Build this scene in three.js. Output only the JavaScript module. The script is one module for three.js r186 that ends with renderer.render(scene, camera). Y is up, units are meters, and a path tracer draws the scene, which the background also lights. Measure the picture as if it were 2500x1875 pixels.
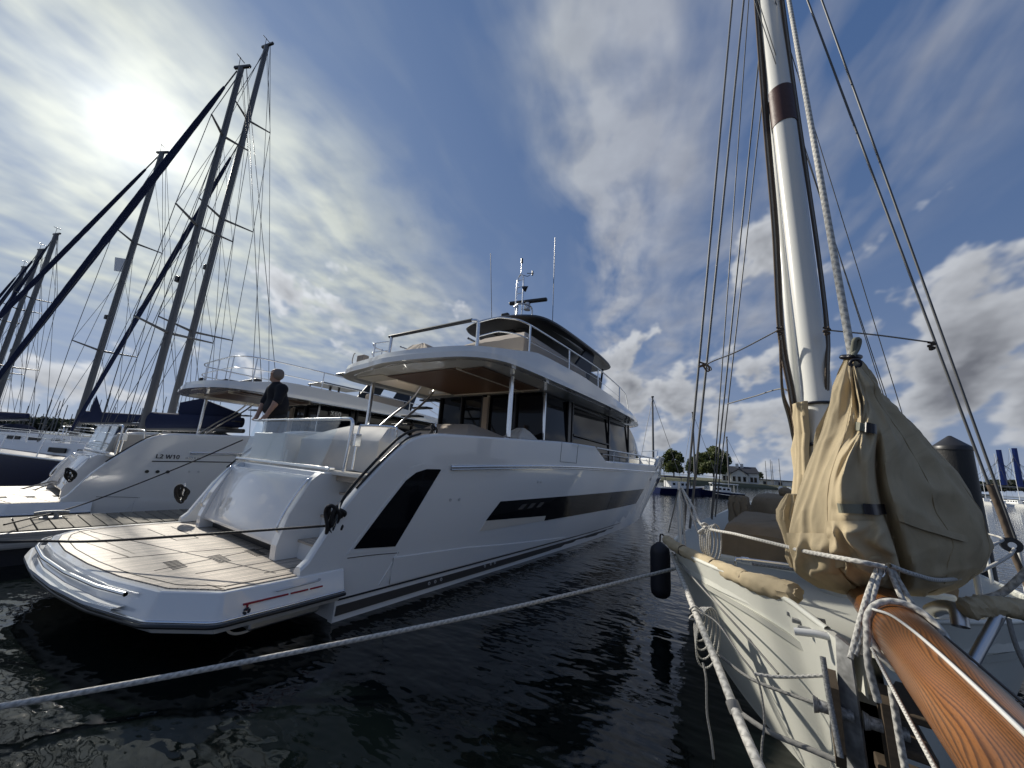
import * as THREE from 'three';
import { mergeGeometries } from 'three/addons/utils/BufferGeometryUtils.js';
import { RoundedBoxGeometry } from 'three/addons/geometries/RoundedBoxGeometry.js';
import { MarchingCubes } from 'three/addons/objects/MarchingCubes.js';
import { FontLoader } from 'three/addons/loaders/FontLoader.js';
import { TextGeometry } from 'three/addons/geometries/TextGeometry.js';

// ---------------------------------------------------------------- camera, exposure, sun
// Lengths below are in survey units of 0.8 m; add() brings every finished thing to metres.
const UNIT = 0.8;
const scene = new THREE.Scene();
const camera = new THREE.PerspectiveCamera(92.2, 4 / 3, 0.05, 4000);
camera.position.set(0, 2.4 * UNIT, 0);
camera.rotation.set(THREE.MathUtils.degToRad(12), 0, THREE.MathUtils.degToRad(3.9), 'YXZ');
const renderer = new THREE.WebGLRenderer({ antialias: true });
renderer.toneMapping = THREE.LinearToneMapping;
renderer.toneMappingExposure = 1.06;
renderer.shadowMap.enabled = true;
const SUN = new THREE.Vector3(-0.6655, 0.5154, -0.5398).normalize();
const sun = new THREE.DirectionalLight(new THREE.Color().setRGB(1.0, 0.94, 0.83), 5.0);
sun.position.copy(SUN).multiplyScalar(80);
sun.castShadow = true;
sun.shadow.radius = 2.2;
sun.shadow.mapSize.set(4096, 4096);
Object.assign(sun.shadow.camera, { left: -45, right: 45, top: 45, bottom: -45, near: 1, far: 220 });
scene.add(sun, sun.target);

// ---------------------------------------------------------------- noise
function seeded(s) { return () => { s = (s + 0x6D2B79F5) | 0; let t = Math.imul(s ^ (s >>> 15), 1 | s); t = (t + Math.imul(t ^ (t >>> 7), 61 | t)) ^ t; return ((t ^ (t >>> 14)) >>> 0) / 4294967296; }; }
const PERM = new Uint8Array(512), GX = new Float32Array(256), GY = new Float32Array(256);
{ const r = seeded(77), p = [...Array(256).keys()]; for (let i = 255; i > 0; i--) { const j = Math.floor(r() * (i + 1)); [p[i], p[j]] = [p[j], p[i]]; } for (let i = 0; i < 512; i++) PERM[i] = p[i & 255]; for (let i = 0; i < 256; i++) { const a = r() * 6.2832; GX[i] = Math.cos(a); GY[i] = Math.sin(a); } }
function noise2(x, y, px = 256, py = 256) {
  if (px === 256 && py === 256) {
    const X = Math.floor(x), Y = Math.floor(y), fx = x - X, fy = y - Y, x0 = X & 255, y0 = Y & 255, x1 = (x0 + 1) & 255, y1 = (y0 + 1) & 255, p0 = PERM[x0], p1 = PERM[x1], a = PERM[p0 + y0], b = PERM[p1 + y0], c = PERM[p0 + y1], d = PERM[p1 + y1];
    const u = fx * fx * fx * (fx * (fx * 6 - 15) + 10), v = fy * fy * fy * (fy * (fy * 6 - 15) + 10), n0 = GX[a] * fx + GY[a] * fy, n1 = GX[b] * (fx - 1) + GY[b] * fy, n2 = GX[c] * fx + GY[c] * (fy - 1), n3 = GX[d] * (fx - 1) + GY[d] * (fy - 1);
    return ((n0 + (n1 - n0) * u) * (1 - v) + (n2 + (n3 - n2) * u) * v) * 1.5;
  }
  const xi = Math.floor(x), yi = Math.floor(y), fx = x - xi, fy = y - yi;
  const x0 = ((xi % px) + px) % px, y0 = ((yi % py) + py) % py, x1 = (x0 + 1) % px, y1 = (y0 + 1) % py;
  const u = fx * fx * fx * (fx * (fx * 6 - 15) + 10), v = fy * fy * fy * (fy * (fy * 6 - 15) + 10);
  const a = PERM[PERM[x0 & 255] + (y0 & 255)], b = PERM[PERM[x1 & 255] + (y0 & 255)], c = PERM[PERM[x0 & 255] + (y1 & 255)], d = PERM[PERM[x1 & 255] + (y1 & 255)];
  const n0 = GX[a] * fx + GY[a] * fy, n1 = GX[b] * (fx - 1) + GY[b] * fy, n2 = GX[c] * fx + GY[c] * (fy - 1), n3 = GX[d] * (fx - 1) + GY[d] * (fy - 1);
  return ((n0 + (n1 - n0) * u) * (1 - v) + (n2 + (n3 - n2) * u) * v) * 1.5;
}
function fbm(x, y, o = 4, px = 256, py = 256) { let s = 0, a = 0.5; for (let i = 0; i < o; i++) { s += a * noise2(x + i * 17.3 * (px === 256), y + i * 9.1 * (py === 256), px, py); x *= 2; y *= 2; a *= 0.5; if (px !== 256) { px *= 2; py *= 2; } } return s; }
const clamp = THREE.MathUtils.clamp, lerp = THREE.MathUtils.lerp, sstep = (a, b, x) => { const t = clamp((x - a) / (b - a), 0, 1); return t * t * (3 - 2 * t); };

// ---------------------------------------------------------------- sky: air, high streaked cirrus, cumulus near the horizon
{
  const W = 3072, Hh = 1536, data = new Float32Array(W * Hh * 4);
  const c17 = Math.cos(17 * Math.PI / 180), s17 = Math.sin(17 * Math.PI / 180);
  // cumulus banks: azimuth, elevation, half widths (degrees), weight
  const banks = [[54, 12, 15, 10, 1.1], [61, 18, 9, 8, 1.05], [36, 30, 6, 6, .8], [31, 9, 14, 7, .95], [15, 16, 5.5, 3.4, .85], [21, 12, 10, 6, .9], [40, 6, 16, 6, 1], [-10, 24, 6, 2.4, .55], [-26, 17, 5.5, 4.2, .85], [-34, 21, 5.5, 4.4, .8], [5, 11, 4, 3, .62], [-52, 3, 16, 4.5, .75], [-34, 3, 12, 2.6, .6], [-20, 6, 8, 3, .5], [88, 11, 13, 7, .8], [120, 8, 12, 6, .75], [157, 10, 13, 6, .75], [-92, 7, 14, 6, .7], [-130, 9, 14, 6, .75], [-165, 7, 12, 5, .7]];
  for (let j = 0; j < Hh; j++) {
    const el = ((j + 0.5) / Hh - 0.5) * Math.PI, y = Math.sin(el), cl = Math.cos(el);
    for (let i = 0; i < W; i++) {
      const k = (j * W + i) * 4;
      if (y < -0.06) { data[k] = 0.05; data[k + 1] = 0.06; data[k + 2] = 0.07; data[k + 3] = 1; continue; }
      const th = ((i + 0.5) / W - 0.5) * 2 * Math.PI, x = cl * Math.cos(th), z = cl * Math.sin(th);
      const ang = Math.acos(clamp(x * SUN.x + y * SUN.y + z * SUN.z, -1, 1)) * 57.2958;
      const e = Math.max(el, 0) * 57.2958;
      // air
      const h1 = Math.exp(-e / 9), h2 = Math.exp(-e / 30);
      let r = 0.028 + 0.17 * h2 + 0.15 * h1, g = 0.092 + 0.2 * h2 + 0.13 * h1, b = 0.26 + 0.23 * h2 + 0.07 * h1;
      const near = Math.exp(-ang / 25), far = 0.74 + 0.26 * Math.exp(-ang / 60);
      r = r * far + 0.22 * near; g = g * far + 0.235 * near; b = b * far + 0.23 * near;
      // cirrus: parallel streaks on a flat layer
      const yy = Math.max(y, 0) + 0.06, X = x / yy, Z = -z / yy, a = X * s17 + Z * c17, c = X * c17 - Z * s17;
      const warp = fbm(a * 0.9 + 3, c * 0.9, 3) * 0.24, cc = c + warp;
      const st = fbm(cc * 2.8 + 11, a * 0.6, 5), fine = fbm(cc * 9 + 5 + 1.5 * warp, a * 3.4 + 40, 5), puff = fbm(X * 2.4 + 60, Z * 2.4 + 20, 6), mot = fbm(X * 7 + 9, Z * 7 + 31, 5);
      const fan = sstep(-0.30, -0.02, cc) * (1 - sstep(0.70, 0.98, cc)), rim = Math.exp(-(((cc + 0.04) / 0.12) ** 2));
      const veil = (1 - sstep(-1.0, -0.6, cc + 0.3 * puff + 0.12 * mot)) * (0.25 + 0.75 * sstep(7, 17, e + 8 * st)) * (1 - 0.7 * sstep(-2.4, -4.2, cc));
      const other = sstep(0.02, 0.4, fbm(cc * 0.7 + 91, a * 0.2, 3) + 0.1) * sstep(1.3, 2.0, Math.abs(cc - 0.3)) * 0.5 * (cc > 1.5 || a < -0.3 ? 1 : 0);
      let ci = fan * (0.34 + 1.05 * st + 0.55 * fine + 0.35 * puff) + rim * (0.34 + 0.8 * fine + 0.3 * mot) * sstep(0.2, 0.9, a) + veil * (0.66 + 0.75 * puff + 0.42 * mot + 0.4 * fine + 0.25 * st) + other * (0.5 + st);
      ci += 0.10 * sstep(0.0, 0.5, st + fine * 0.6) * (1 - fan) * 0.6;
      ci = clamp(ci, 0, 1) * sstep(-0.02, 0.08, y) * 0.92;
      const wl = 0.27 + 0.58 * Math.exp(-ang / 30) + 0.10 * mot;
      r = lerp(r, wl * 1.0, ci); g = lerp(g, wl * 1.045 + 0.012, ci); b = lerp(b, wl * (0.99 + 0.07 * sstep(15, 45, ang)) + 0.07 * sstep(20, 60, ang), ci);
      // cumulus
      if (e < 46) {
        const az = Math.atan2(x, -z) * 57.2958;
        let hint = 0, low = 0;
        for (const q of banks) { let da = az - q[0]; if (da > 180) da -= 360; if (da < -180) da += 360; const u = da / q[2], v = (e - q[1]) / q[3], m = q[4] * Math.exp(-0.8 * (u * u + v * v)); if (m > hint) { hint = m; low = v; } }
        hint = Math.max(hint, 0.62 * Math.exp(-((e / 9) ** 2)));
        if (hint > 0.1) {
          const sc = 1 / (1 + e * 0.012), ax = az * 0.17 * sc, ey = e * 0.27 * sc;
          const f = (p, q) => 0.5 + 0.75 * fbm(p, q, 5) - 0.22 * Math.abs(fbm(p * 2.3 + 7, q * 2.3, 3));
          const n = f(ax, ey), ns = f(ax - 0.16 * Math.sign(az + 51), ey + 0.16);
          const dens = sstep(0.55, 0.70, n * 0.72 + hint * 0.42 - 0.02);
          if (dens > 0) {
            const thick = sstep(0.66, 1.0, n * 0.7 + hint * 0.45), lit = clamp(0.5 + (n - ns) * 2.6, 0, 1);
            const body = lerp(0.50, 0.17, clamp(thick * (0.85 - 0.45 * low), 0, 1)) + 0.20 * (lit - 0.5);
            const glow = 0.86 + 0.8 * Math.exp(-ang / 26), v = clamp(body, 0.17, 0.75) * glow;
            r = lerp(r, v * 0.98, dens * 0.95); g = lerp(g, v * 1.02, dens * 0.95); b = lerp(b, v * 1.06 + 0.015, dens * 0.95);
          }
        }
      }
      // brightness round the sun, behind the veil
      const s1 = 5 * Math.exp(-ang / 0.9), s2 = 0.42 * Math.exp(-ang / 4.2);
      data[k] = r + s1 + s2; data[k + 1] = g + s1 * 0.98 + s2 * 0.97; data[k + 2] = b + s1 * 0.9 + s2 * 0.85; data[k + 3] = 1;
    }
  }
  const sky = new THREE.DataTexture(data, W, Hh, THREE.RGBAFormat, THREE.FloatType);
  sky.mapping = THREE.EquirectangularReflectionMapping; sky.magFilter = sky.minFilter = THREE.LinearFilter; sky.wrapS = THREE.RepeatWrapping; sky.needsUpdate = true;
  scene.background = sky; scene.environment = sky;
}

// ---------------------------------------------------------------- helpers
const V = (x, y, z) => new THREE.Vector3(x, y, z);
const camQ = new THREE.Quaternion().setFromEuler(camera.rotation);
const EYE = V(0, 2.4, 0);
// survey: a sighting in the photograph (2500 x 1875) and a measured depth give a place in the harbour
const sight = (px, py) => V((px - 1250) / 902, -(py - 937.5) / 902, -1).applyQuaternion(camQ);
const at = (px, py, depth) => sight(px, py).multiplyScalar(depth).add(EYE);
const atY = (px, py, y) => { const d = sight(px, py); return d.multiplyScalar((y - EYE.y) / d.y).add(EYE); };
class Frame {            // a boat's own axes: x starboard, y up, z aft
  constructor(x, z, deg) { this.o = V(x, 0, z); this.a = -deg * Math.PI / 180; this.q = new THREE.Quaternion().setFromAxisAngle(V(0, 1, 0), this.a); this.i = this.q.clone().invert(); }
  in(p) { return p.clone().sub(this.o).applyQuaternion(this.i); }
  out(p) { return p.clone().applyQuaternion(this.q).add(this.o); }
  on(px, py, axis, v) { const e = this.in(EYE), d = sight(px, py).applyQuaternion(this.i); return d.multiplyScalar((v - e[axis]) / d[axis]).add(e); }
}
const taken = {};
function numbered(n) { const k = taken[n] = (taken[n] ?? -1) + 1; return k ? n + '_' + String(k).padStart(3, '0') : n; }
function finish(o) { o.traverse(m => { if (m.isMesh) { m.castShadow = m.receiveShadow = true; } }); return o; }
function add(o) { o.position.multiplyScalar(UNIT); o.scale.multiplyScalar(UNIT); scene.add(finish(o)); return o; }
function tag(o, label, category, group, kind) { if (label) o.userData.label = label; if (category) o.userData.category = category; if (group) o.userData.group = group; if (kind) o.userData.kind = kind; return o; }
function thing(name, label, category, group) { const g = new THREE.Group(); g.name = numbered(name); return tag(g, label, category, group); }
function put(parent, name, geo, mat) { const m = new THREE.Mesh(Array.isArray(geo) ? merge(geo) : geo, mat); m.name = name; parent?.add(m); return m; }
function solo(name, geo, mat, label, category, group, kind) { const m = new THREE.Mesh(Array.isArray(geo) ? merge(geo) : geo, mat); m.name = numbered(name); tag(m, label, category, group, kind); return m; }
function merge(list) { return mergeGeometries(list.map(g => { let h = g.index ? g.toNonIndexed() : g; for (const k of Object.keys(h.attributes)) if (!['position', 'normal', 'uv'].includes(k)) h.deleteAttribute(k); if (!h.attributes.normal) h.computeVertexNormals(); if (!h.attributes.uv) h.setAttribute('uv', new THREE.BufferAttribute(new Float32Array(h.attributes.position.count * 2), 2)); return h; })); }
// centre a geometry's origin: a single mesh whose vertices are world places gets a position
function grounded(m) { m.geometry.computeBoundingBox(); const b = m.geometry.boundingBox, c = V((b.min.x + b.max.x) / 2, b.min.y, (b.min.z + b.max.z) / 2); m.geometry.translate(-c.x, -c.y, -c.z); m.position.copy(c); return m; }
function rod(a, b, r0, r1 = r0, seg = 8) { const d = b.clone().sub(a), g = new THREE.CylinderGeometry(r1, r0, d.length(), seg, 1); g.applyQuaternion(new THREE.Quaternion().setFromUnitVectors(V(0, 1, 0), d.normalize())); g.translate((a.x + b.x) / 2, (a.y + b.y) / 2, (a.z + b.z) / 2); return g; }
function rope(pts, r, n = 40, rad = 8, closed = false, tension = 0.5) { const c = pts.length === 2 ? new THREE.LineCurve3(pts[0], pts[1]) : new THREE.CatmullRomCurve3(pts, closed, 'catmullrom', tension); const g = new THREE.TubeGeometry(c, n, r, rad, closed); const L = c.getLength(), uv = g.attributes.uv; for (let i = 0; i < uv.count; i++) uv.setX(i, uv.getX(i) * L / (r * 6.2832)); return g; }
function sag(a, b, drop, n = 8) { const o = []; for (let i = 0; i <= n; i++) { const t = i / n, p = a.clone().lerp(b, t); p.y -= drop * 4 * t * (1 - t); o.push(p); } return o; }
function bx(x0, x1, y0, y1, z0, z1, r = 0) { const w = Math.abs(x1 - x0), h = Math.abs(y1 - y0), d = Math.abs(z1 - z0); const g = r ? new RoundedBoxGeometry(w, h, d, 2, Math.min(r, w / 2.1, h / 2.1, d / 2.1)) : new THREE.BoxGeometry(w, h, d); g.translate((x0 + x1) / 2, (y0 + y1) / 2, (z0 + z1) / 2); return g; }
// closed or open skin over rows of points; uv in units
function loft(rows, { close = false, cap = false, crease = 0.6, us = 1, vs = 1 } = {}) {
  const n = rows[0].length, m = rows.length, pos = [], uv = [], cols = close ? n + 1 : n;
  let vlen = 0;
  for (let i = 0; i < m; i++) { let ul = 0; if (i) vlen += rows[i][0].distanceTo(rows[i - 1][0]); for (let j = 0; j < cols; j++) { const p = rows[i][j % n]; if (j) ul += p.distanceTo(rows[i][(j - 1) % n]); pos.push(p.x, p.y, p.z); uv.push(ul * us, vlen * vs); } }
    // normals: average the faces round a corner that turn less than the crease angle
  const fm = m - 1, fn = cols - 1, FN = new Float32Array(fm * fn * 3), A = V(0, 0, 0), B = V(0, 0, 0), get = (k, t) => t.set(pos[k * 3], pos[k * 3 + 1], pos[k * 3 + 2]), C = V(0, 0, 0), D = V(0, 0, 0);
  for (let i = 0; i < fm; i++) for (let j = 0; j < fn; j++) { const a = i * cols + j; get(a, A); get(a + cols + 1, B); get(a + cols, C); get(a + 1, D); B.sub(A); C.sub(D); C.cross(B); const l = C.length(); if (l > 1e-12) C.multiplyScalar(1 / l); else C.set(0, 0, 0); const k = (i * fn + j) * 3; FN[k] = C.x; FN[k + 1] = C.y; FN[k + 2] = C.z; }
  const P = new Float32Array(fm * fn * 18), Nn = new Float32Array(fm * fn * 18), U = new Float32Array(fm * fn * 12), cosC = Math.cos(crease); let w = 0;
  const corner = (i, j, vi, vj) => { const k0 = (i * fn + j) * 3; let x = 0, y = 0, z = 0; for (let a = vi - 1; a <= vi; a++) { if (a < 0 || a >= fm) continue; for (let b = vj - 1; b <= vj; b++) { let bb = b; if (close) bb = (b + fn) % fn; else if (b < 0 || b >= fn) continue; const k = (a * fn + bb) * 3; if (FN[k] * FN[k0] + FN[k + 1] * FN[k0 + 1] + FN[k + 2] * FN[k0 + 2] >= cosC) { x += FN[k]; y += FN[k + 1]; z += FN[k + 2]; } } } const l = Math.hypot(x, y, z) || 1, v = vi * cols + vj; P.set([pos[v * 3], pos[v * 3 + 1], pos[v * 3 + 2]], w * 3); Nn.set(l === 1 && !x ? [0, 1, 0] : [x / l, y / l, z / l], w * 3); U.set([uv[v * 2], uv[v * 2 + 1]], w * 2); w++; };
  for (let i = 0; i < fm; i++) for (let j = 0; j < fn; j++) for (const [a, b] of [[0, 0], [1, 0], [0, 1], [0, 1], [1, 0], [1, 1]]) corner(i, j, i + a, j + b);
  let g = new THREE.BufferGeometry(); g.setAttribute('position', new THREE.BufferAttribute(P, 3)); g.setAttribute('normal', new THREE.BufferAttribute(Nn, 3)); g.setAttribute('uv', new THREE.BufferAttribute(U, 2));
  if (cap) { const list = [g]; for (const [row, flip] of [[rows[0], true], [rows[m - 1], false]]) list.push(fanCap(row, flip)); g = merge(list); }
  return g;
}
function fanCap(row, flip) { const c = V(0, 0, 0); row.forEach(p => c.add(p)); c.multiplyScalar(1 / row.length); const pos = []; for (let i = 0; i < row.length; i++) { const a = row[i], b = row[(i + 1) % row.length]; for (const p of flip ? [c, b, a] : [c, a, b]) pos.push(p.x, p.y, p.z); } const g = new THREE.BufferGeometry(); g.setAttribute('position', new THREE.Float32BufferAttribute(pos, 3)); g.computeVertexNormals(); return g; }
// flat polygon given thickness
function prism(pts, off, holes = []) {
  const n = V(0, 0, 0); for (let i = 0; i < pts.length; i++) { const a = pts[i], b = pts[(i + 1) % pts.length]; n.x += (a.y - b.y) * (a.z + b.z); n.y += (a.z - b.z) * (a.x + b.x); n.z += (a.x - b.x) * (a.y + b.y); } n.normalize();
  const u = Math.abs(n.y) > 0.8 ? V(1, 0, 0) : V(0, 1, 0).cross(n).normalize(), w = n.clone().cross(u).normalize(); if (Math.abs(n.y) > 0.8) u.copy(w.clone().cross(n));
  const f = p => new THREE.Vector2(p.dot(u), p.dot(w)); let c = pts.map(f), hs = holes.map(h => h.map(f));
  const rev = THREE.ShapeUtils.area(c) < 0; if (rev) { pts = [...pts].reverse(); c.reverse(); } holes = holes.map((h, i) => { if (THREE.ShapeUtils.area(hs[i]) > 0) { hs[i].reverse(); return [...h].reverse(); } return h; });
  const tri = THREE.ShapeUtils.triangulateShape(c, hs), all = [pts, ...holes].flat(), pos = [], uv = [], P = (p, o) => { const q = o ? p.clone().add(off) : p; pos.push(q.x, q.y, q.z); const t = f(q); uv.push(t.x, t.y); };
  const front = off.dot(n) * (rev ? -1 : 1) > 0;
  for (const [i, j, k] of tri) { const A = all[i], B = all[j], C = all[k]; for (const o of [0, 1]) { const flip = (o === 1) !== front; for (const p of flip ? [A, C, B] : [A, B, C]) P(p, o); } }
  for (const loop of [pts, ...holes]) for (let i = 0; i < loop.length; i++) { const a = loop[i], b = loop[(i + 1) % loop.length]; const q = [[a, 0], [b, 0], [b, 1], [a, 0], [b, 1], [a, 1]]; if (!front) q.reverse(); for (const [p, o] of q) P(p, o); }
  const g = new THREE.BufferGeometry(); g.setAttribute('position', new THREE.Float32BufferAttribute(pos, 3)); g.setAttribute('uv', new THREE.Float32BufferAttribute(uv, 2)); g.computeVertexNormals(); return g;
}
function tex(w, h, fn, { srgb = false, repeat } = {}) { const d = new Uint8Array(w * h * 4); for (let j = 0; j < h; j++) for (let i = 0; i < w; i++) { const c = fn(i / w, j / h), k = (j * w + i) * 4; for (let q = 0; q < 3; q++) d[k + q] = clamp(Math.round((Array.isArray(c) ? c[q] : c) * 255), 0, 255); d[k + 3] = 255; } const t = new THREE.DataTexture(d, w, h, THREE.RGBAFormat, THREE.UnsignedByteType); t.wrapS = t.wrapT = THREE.RepeatWrapping; t.magFilter = THREE.LinearFilter; t.minFilter = THREE.LinearMipmapLinearFilter; t.generateMipmaps = true; if (srgb) t.colorSpace = THREE.SRGBColorSpace; if (repeat) t.repeat.set(...repeat); t.needsUpdate = true; return t; }
const RGB = (r, g, b) => new THREE.Color().setRGB(r, g, b);
const std = (name, r, g, b, rough, o = {}) => { const m = new THREE.MeshPhysicalMaterial({ color: RGB(r, g, b), roughness: rough, ...o }); m.name = name; return m; };
// ---------------------------------------------------------------- materials
const cloudy = (u, v, s, o = 4) => fbm(u * s, v * s, o, s, s);
const txGel = tex(256, 256, (u, v) => 0.5 + 0.35 * cloudy(u, v, 8) + 0.15 * cloudy(u, v, 64, 2));
const txTeak = tex(1024, 512, (u, v) => {                       // eight planks of 6 cm with dark caulking, grain along u
  const p = v * 8, k = Math.floor(p), f = p - k, seam = (f < 0.07 || f > 0.985) ? 1 : 0;
  const tone = [0.94, 1.04, 0.99, 1.07, 0.92, 1.02, 1.06, 0.96][k], gr = fbm(u * 8, v * 128, 4, 8, 128), bl = fbm(u * 4 + k * 3, v * 16, 3, 4, 16), fl = Math.max(0, noise2(u * 32, v * 256, 32, 256));
  const t = tone * (1 + 0.20 * gr + 0.16 * bl - 0.22 * fl);
  return seam ? [0.20, 0.18, 0.16] : [0.76 * t, 0.71 * t, 0.645 * t];
}, { srgb: true });
const txCloth = tex(512, 512, (u, v) => { const w = 0.5 + 0.25 * Math.sin(u * 512 * 1.57) * Math.sin(v * 512 * 1.57); return 0.62 * w + 0.22 + 0.3 * cloudy(u, v, 16); });
const txCanvas = tex(512, 512, (u, v) => { const a = fbm(u * 6, v * 6, 5, 6, 6), s = Math.max(0, fbm(u * 16, v * 4, 3, 16, 4) - 0.15), k = noise2(u * 256, v * 256, 256, 256) * 0.05; const t = 0.98 + 0.07 * a + k - 0.12 * s; return [0.735 * t, 0.67 * t, 0.545 * t]; }, { srgb: true });
const txRope = tex(64, 64, (u, v) => { const a = Math.sin((u * 2 + v * 2) * 6.2832), b = Math.sin((u * 2 - v * 2) * 6.2832); return 0.5 + 0.28 * Math.max(a, b) + 0.2 * Math.min(a, b); });
const txRopeC = tex(128, 128, (u, v) => { const a = Math.sin((u * 2 + v * 2) * 6.2832), b = Math.sin((u * 2 - v * 2) * 6.2832), t = 0.86 + 0.12 * Math.max(a, b) + 0.1 * fbm(u * 8, v * 8, 3, 8, 8), fleck = (a > 0.6 && Math.sin((u - v) * 12.566 + 2) > 0.97) ? 0.75 : 1; return [0.80 * t * fleck, 0.79 * t * fleck, 0.76 * t * fleck]; }, { srgb: true });
const txPine = tex(2048, 512, (u, v) => {                        // long-grained varnished pine: u along the spar, v round it
  const wv = fbm(u * 2, v * 3, 2, 2, 3) * 1.5 + fbm(u * 6, v * 8, 2, 6, 8) * 0.16, r = v * 84 + wv * 10, f = r - Math.floor(r);
  const line = sstep(0.4, 0.88, f) * (1 - sstep(0.92, 1, f)), pore = Math.max(0, noise2(u * 128, v * 256, 128, 256)) * 0.16, big = fbm(u * 6 + 3, v * 4, 3, 6, 4);
  const t = 1.05 - 0.42 * line - pore + 0.16 * big; return [0.51 * t, 0.325 * t * (1 - 0.08 * line), 0.155 * t * (1 - 0.2 * line)];
}, { srgb: true });
const txBoard = tex(512, 128, (u, v) => { const g = fbm(u * 4, v * 64, 4, 4, 64), b = fbm(u * 6, v * 4, 3, 6, 4); const t = 0.9 + 0.28 * g + 0.2 * b; return [0.52 * t, 0.495 * t, 0.45 * t]; }, { srgb: true });
const txMetal = tex(256, 256, (u, v) => { const a = cloudy(u, v, 8, 5), s = cloudy(u + 0.3, v, 32, 2); const t = 0.85 + 0.5 * a + 0.2 * s; return [0.66 * t, 0.66 * t, 0.65 * t]; }, { srgb: true });

const M = {
  gel: std('white gelcoat', 0.79, 0.80, 0.79, 0.16, { clearcoat: 1, clearcoatRoughness: 0.02, bumpMap: txGel, bumpScale: 0.0012 }),
  gelWarm: std('cream gelcoat', 0.70, 0.66, 0.58, 0.35, { clearcoat: 0.2 }),
  teak: std('pale teak', 1, 1, 1, 0.62, { map: txTeak, bumpMap: txTeak, bumpScale: 0.002 }),
  caulk: std('black caulking', 0.02, 0.02, 0.02, 0.7),
  steel: std('polished steel', 0.78, 0.79, 0.80, 0.16, { metalness: 1 }),
  satin: std('satin steel', 0.62, 0.63, 0.64, 0.38, { metalness: 1, map: null }),
  black: std('black trim', 0.015, 0.016, 0.018, 0.3),
  antifoul: std('grey boot stripe', 0.07, 0.066, 0.062, 0.45),
  tint: std('dark tinted glass', 0.004, 0.005, 0.008, 0.06, { specularIntensity: 0.55 }),
  pane: std('clear pane', 0.93, 0.96, 0.97, 0.02, { transmission: 1, thickness: 0, ior: 1.5 }),
  hullGlass: std('black hull glass', 0.005, 0.006, 0.009, 0.06, { specularIntensity: 0.6 }),
  ceiling: std('brown ceiling panel', 0.13, 0.075, 0.05, 0.35),
  charcoal: std('charcoal lacquer', 0.016, 0.017, 0.02, 0.38),
  slate: std('blue grey lacquer', 0.018, 0.026, 0.042, 0.5, { specularIntensity: 0.5 }),
  cover: std('light grey cover cloth', 0.70, 0.68, 0.63, 0.9, { bumpMap: txCloth, bumpScale: 0.001 }),
  cover2: std('taupe cover cloth', 0.36, 0.31, 0.26, 0.9, { bumpMap: txCloth, bumpScale: 0.001 }),
  canvas: std('tan canvas', 1, 1, 1, 0.92, { map: txCanvas, bumpMap: txCloth, bumpScale: 0.0012 }),
  canvasDark: std('brown canvas', 0.47, 0.44, 0.44, 0.92, { map: txCanvas, bumpMap: txCloth, bumpScale: 0.0012 }),
  webbing: std('olive webbing', 0.22, 0.22, 0.17, 0.85),
  buckle: std('black buckle', 0.012, 0.012, 0.02, 0.35),
  ropeW: std('white braided rope', 1, 1, 1, 0.85, { map: txRopeC, bumpMap: txRope, bumpScale: 0.003 }),
  ropeB: std('black braided rope', 0.012, 0.012, 0.013, 0.7, { bumpMap: txRope, bumpScale: 0.002 }),
  ropeT: std('brown rope', 0.10, 0.075, 0.055, 0.85, { bumpMap: txRope, bumpScale: 0.002 }),
  ropeG: std('grey rope', 0.24, 0.235, 0.22, 0.85, { bumpMap: txRope, bumpScale: 0.002 }),
  wire: std('rigging wire', 0.10, 0.105, 0.11, 0.5, { metalness: 0.2 }),
  pine: std('varnished pine', 1, 1, 1, 0.38, { map: txPine, clearcoat: 0.3, clearcoatRoughness: 0.2, bumpMap: txPine, bumpScale: 0.0008 }),
  cream: std('cream painted hull', 0.73, 0.73, 0.65, 0.36, { clearcoat: 0.25, clearcoatRoughness: 0.2, bumpMap: txGel, bumpScale: 0.0006 }),
  mastW: std('white painted mast', 0.74, 0.74, 0.70, 0.22, { clearcoat: 0.5, clearcoatRoughness: 0.08 }),
  leather: std('red brown leather', 0.055, 0.018, 0.014, 0.5, { bumpMap: txGel, bumpScale: 0.004 }),
  alu: std('grey aluminium mast', 0.15, 0.15, 0.15, 0.45, { metalness: 0.2 }),
  galv: std('galvanised steel', 1, 1, 1, 0.55, { map: txMetal, metalness: 0.1, bumpMap: txGel, bumpScale: 0.001 }),
  board: std('weathered deck board', 1, 1, 1, 0.85, { map: txBoard, bumpMap: txBoard, bumpScale: 0.002 }),
  oldwood: std('weathered timber', 0.38, 0.30, 0.22, 0.8, { map: txBoard }),
  navy: std('navy gelcoat', 0.005, 0.01, 0.05, 0.2, { specularIntensity: 0.6 }),
  navyCloth: std('navy sail cover', 0.008, 0.017, 0.06, 0.9, { bumpMap: txCloth, bumpScale: 0.001 }),
  rubber: std('black rubber', 0.012, 0.013, 0.02, 0.55),
  skin: std('skin', 0.42, 0.25, 0.18, 0.55), polo: std('navy polo shirt', 0.006, 0.007, 0.013, 0.85), hair: std('grey hair', 0.2, 0.17, 0.15, 0.8), trousers: std('dark trousers', 0.02, 0.021, 0.025, 0.85),
  letter: std('dark lettering', 0.02, 0.022, 0.03, 0.4), red: std('red print', 0.35, 0.02, 0.035, 0.4), silverLetter: std('silver lettering', 0.5, 0.52, 0.55, 0.25, { metalness: 0.8 }),
};
M.satin.needsUpdate = true;
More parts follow.
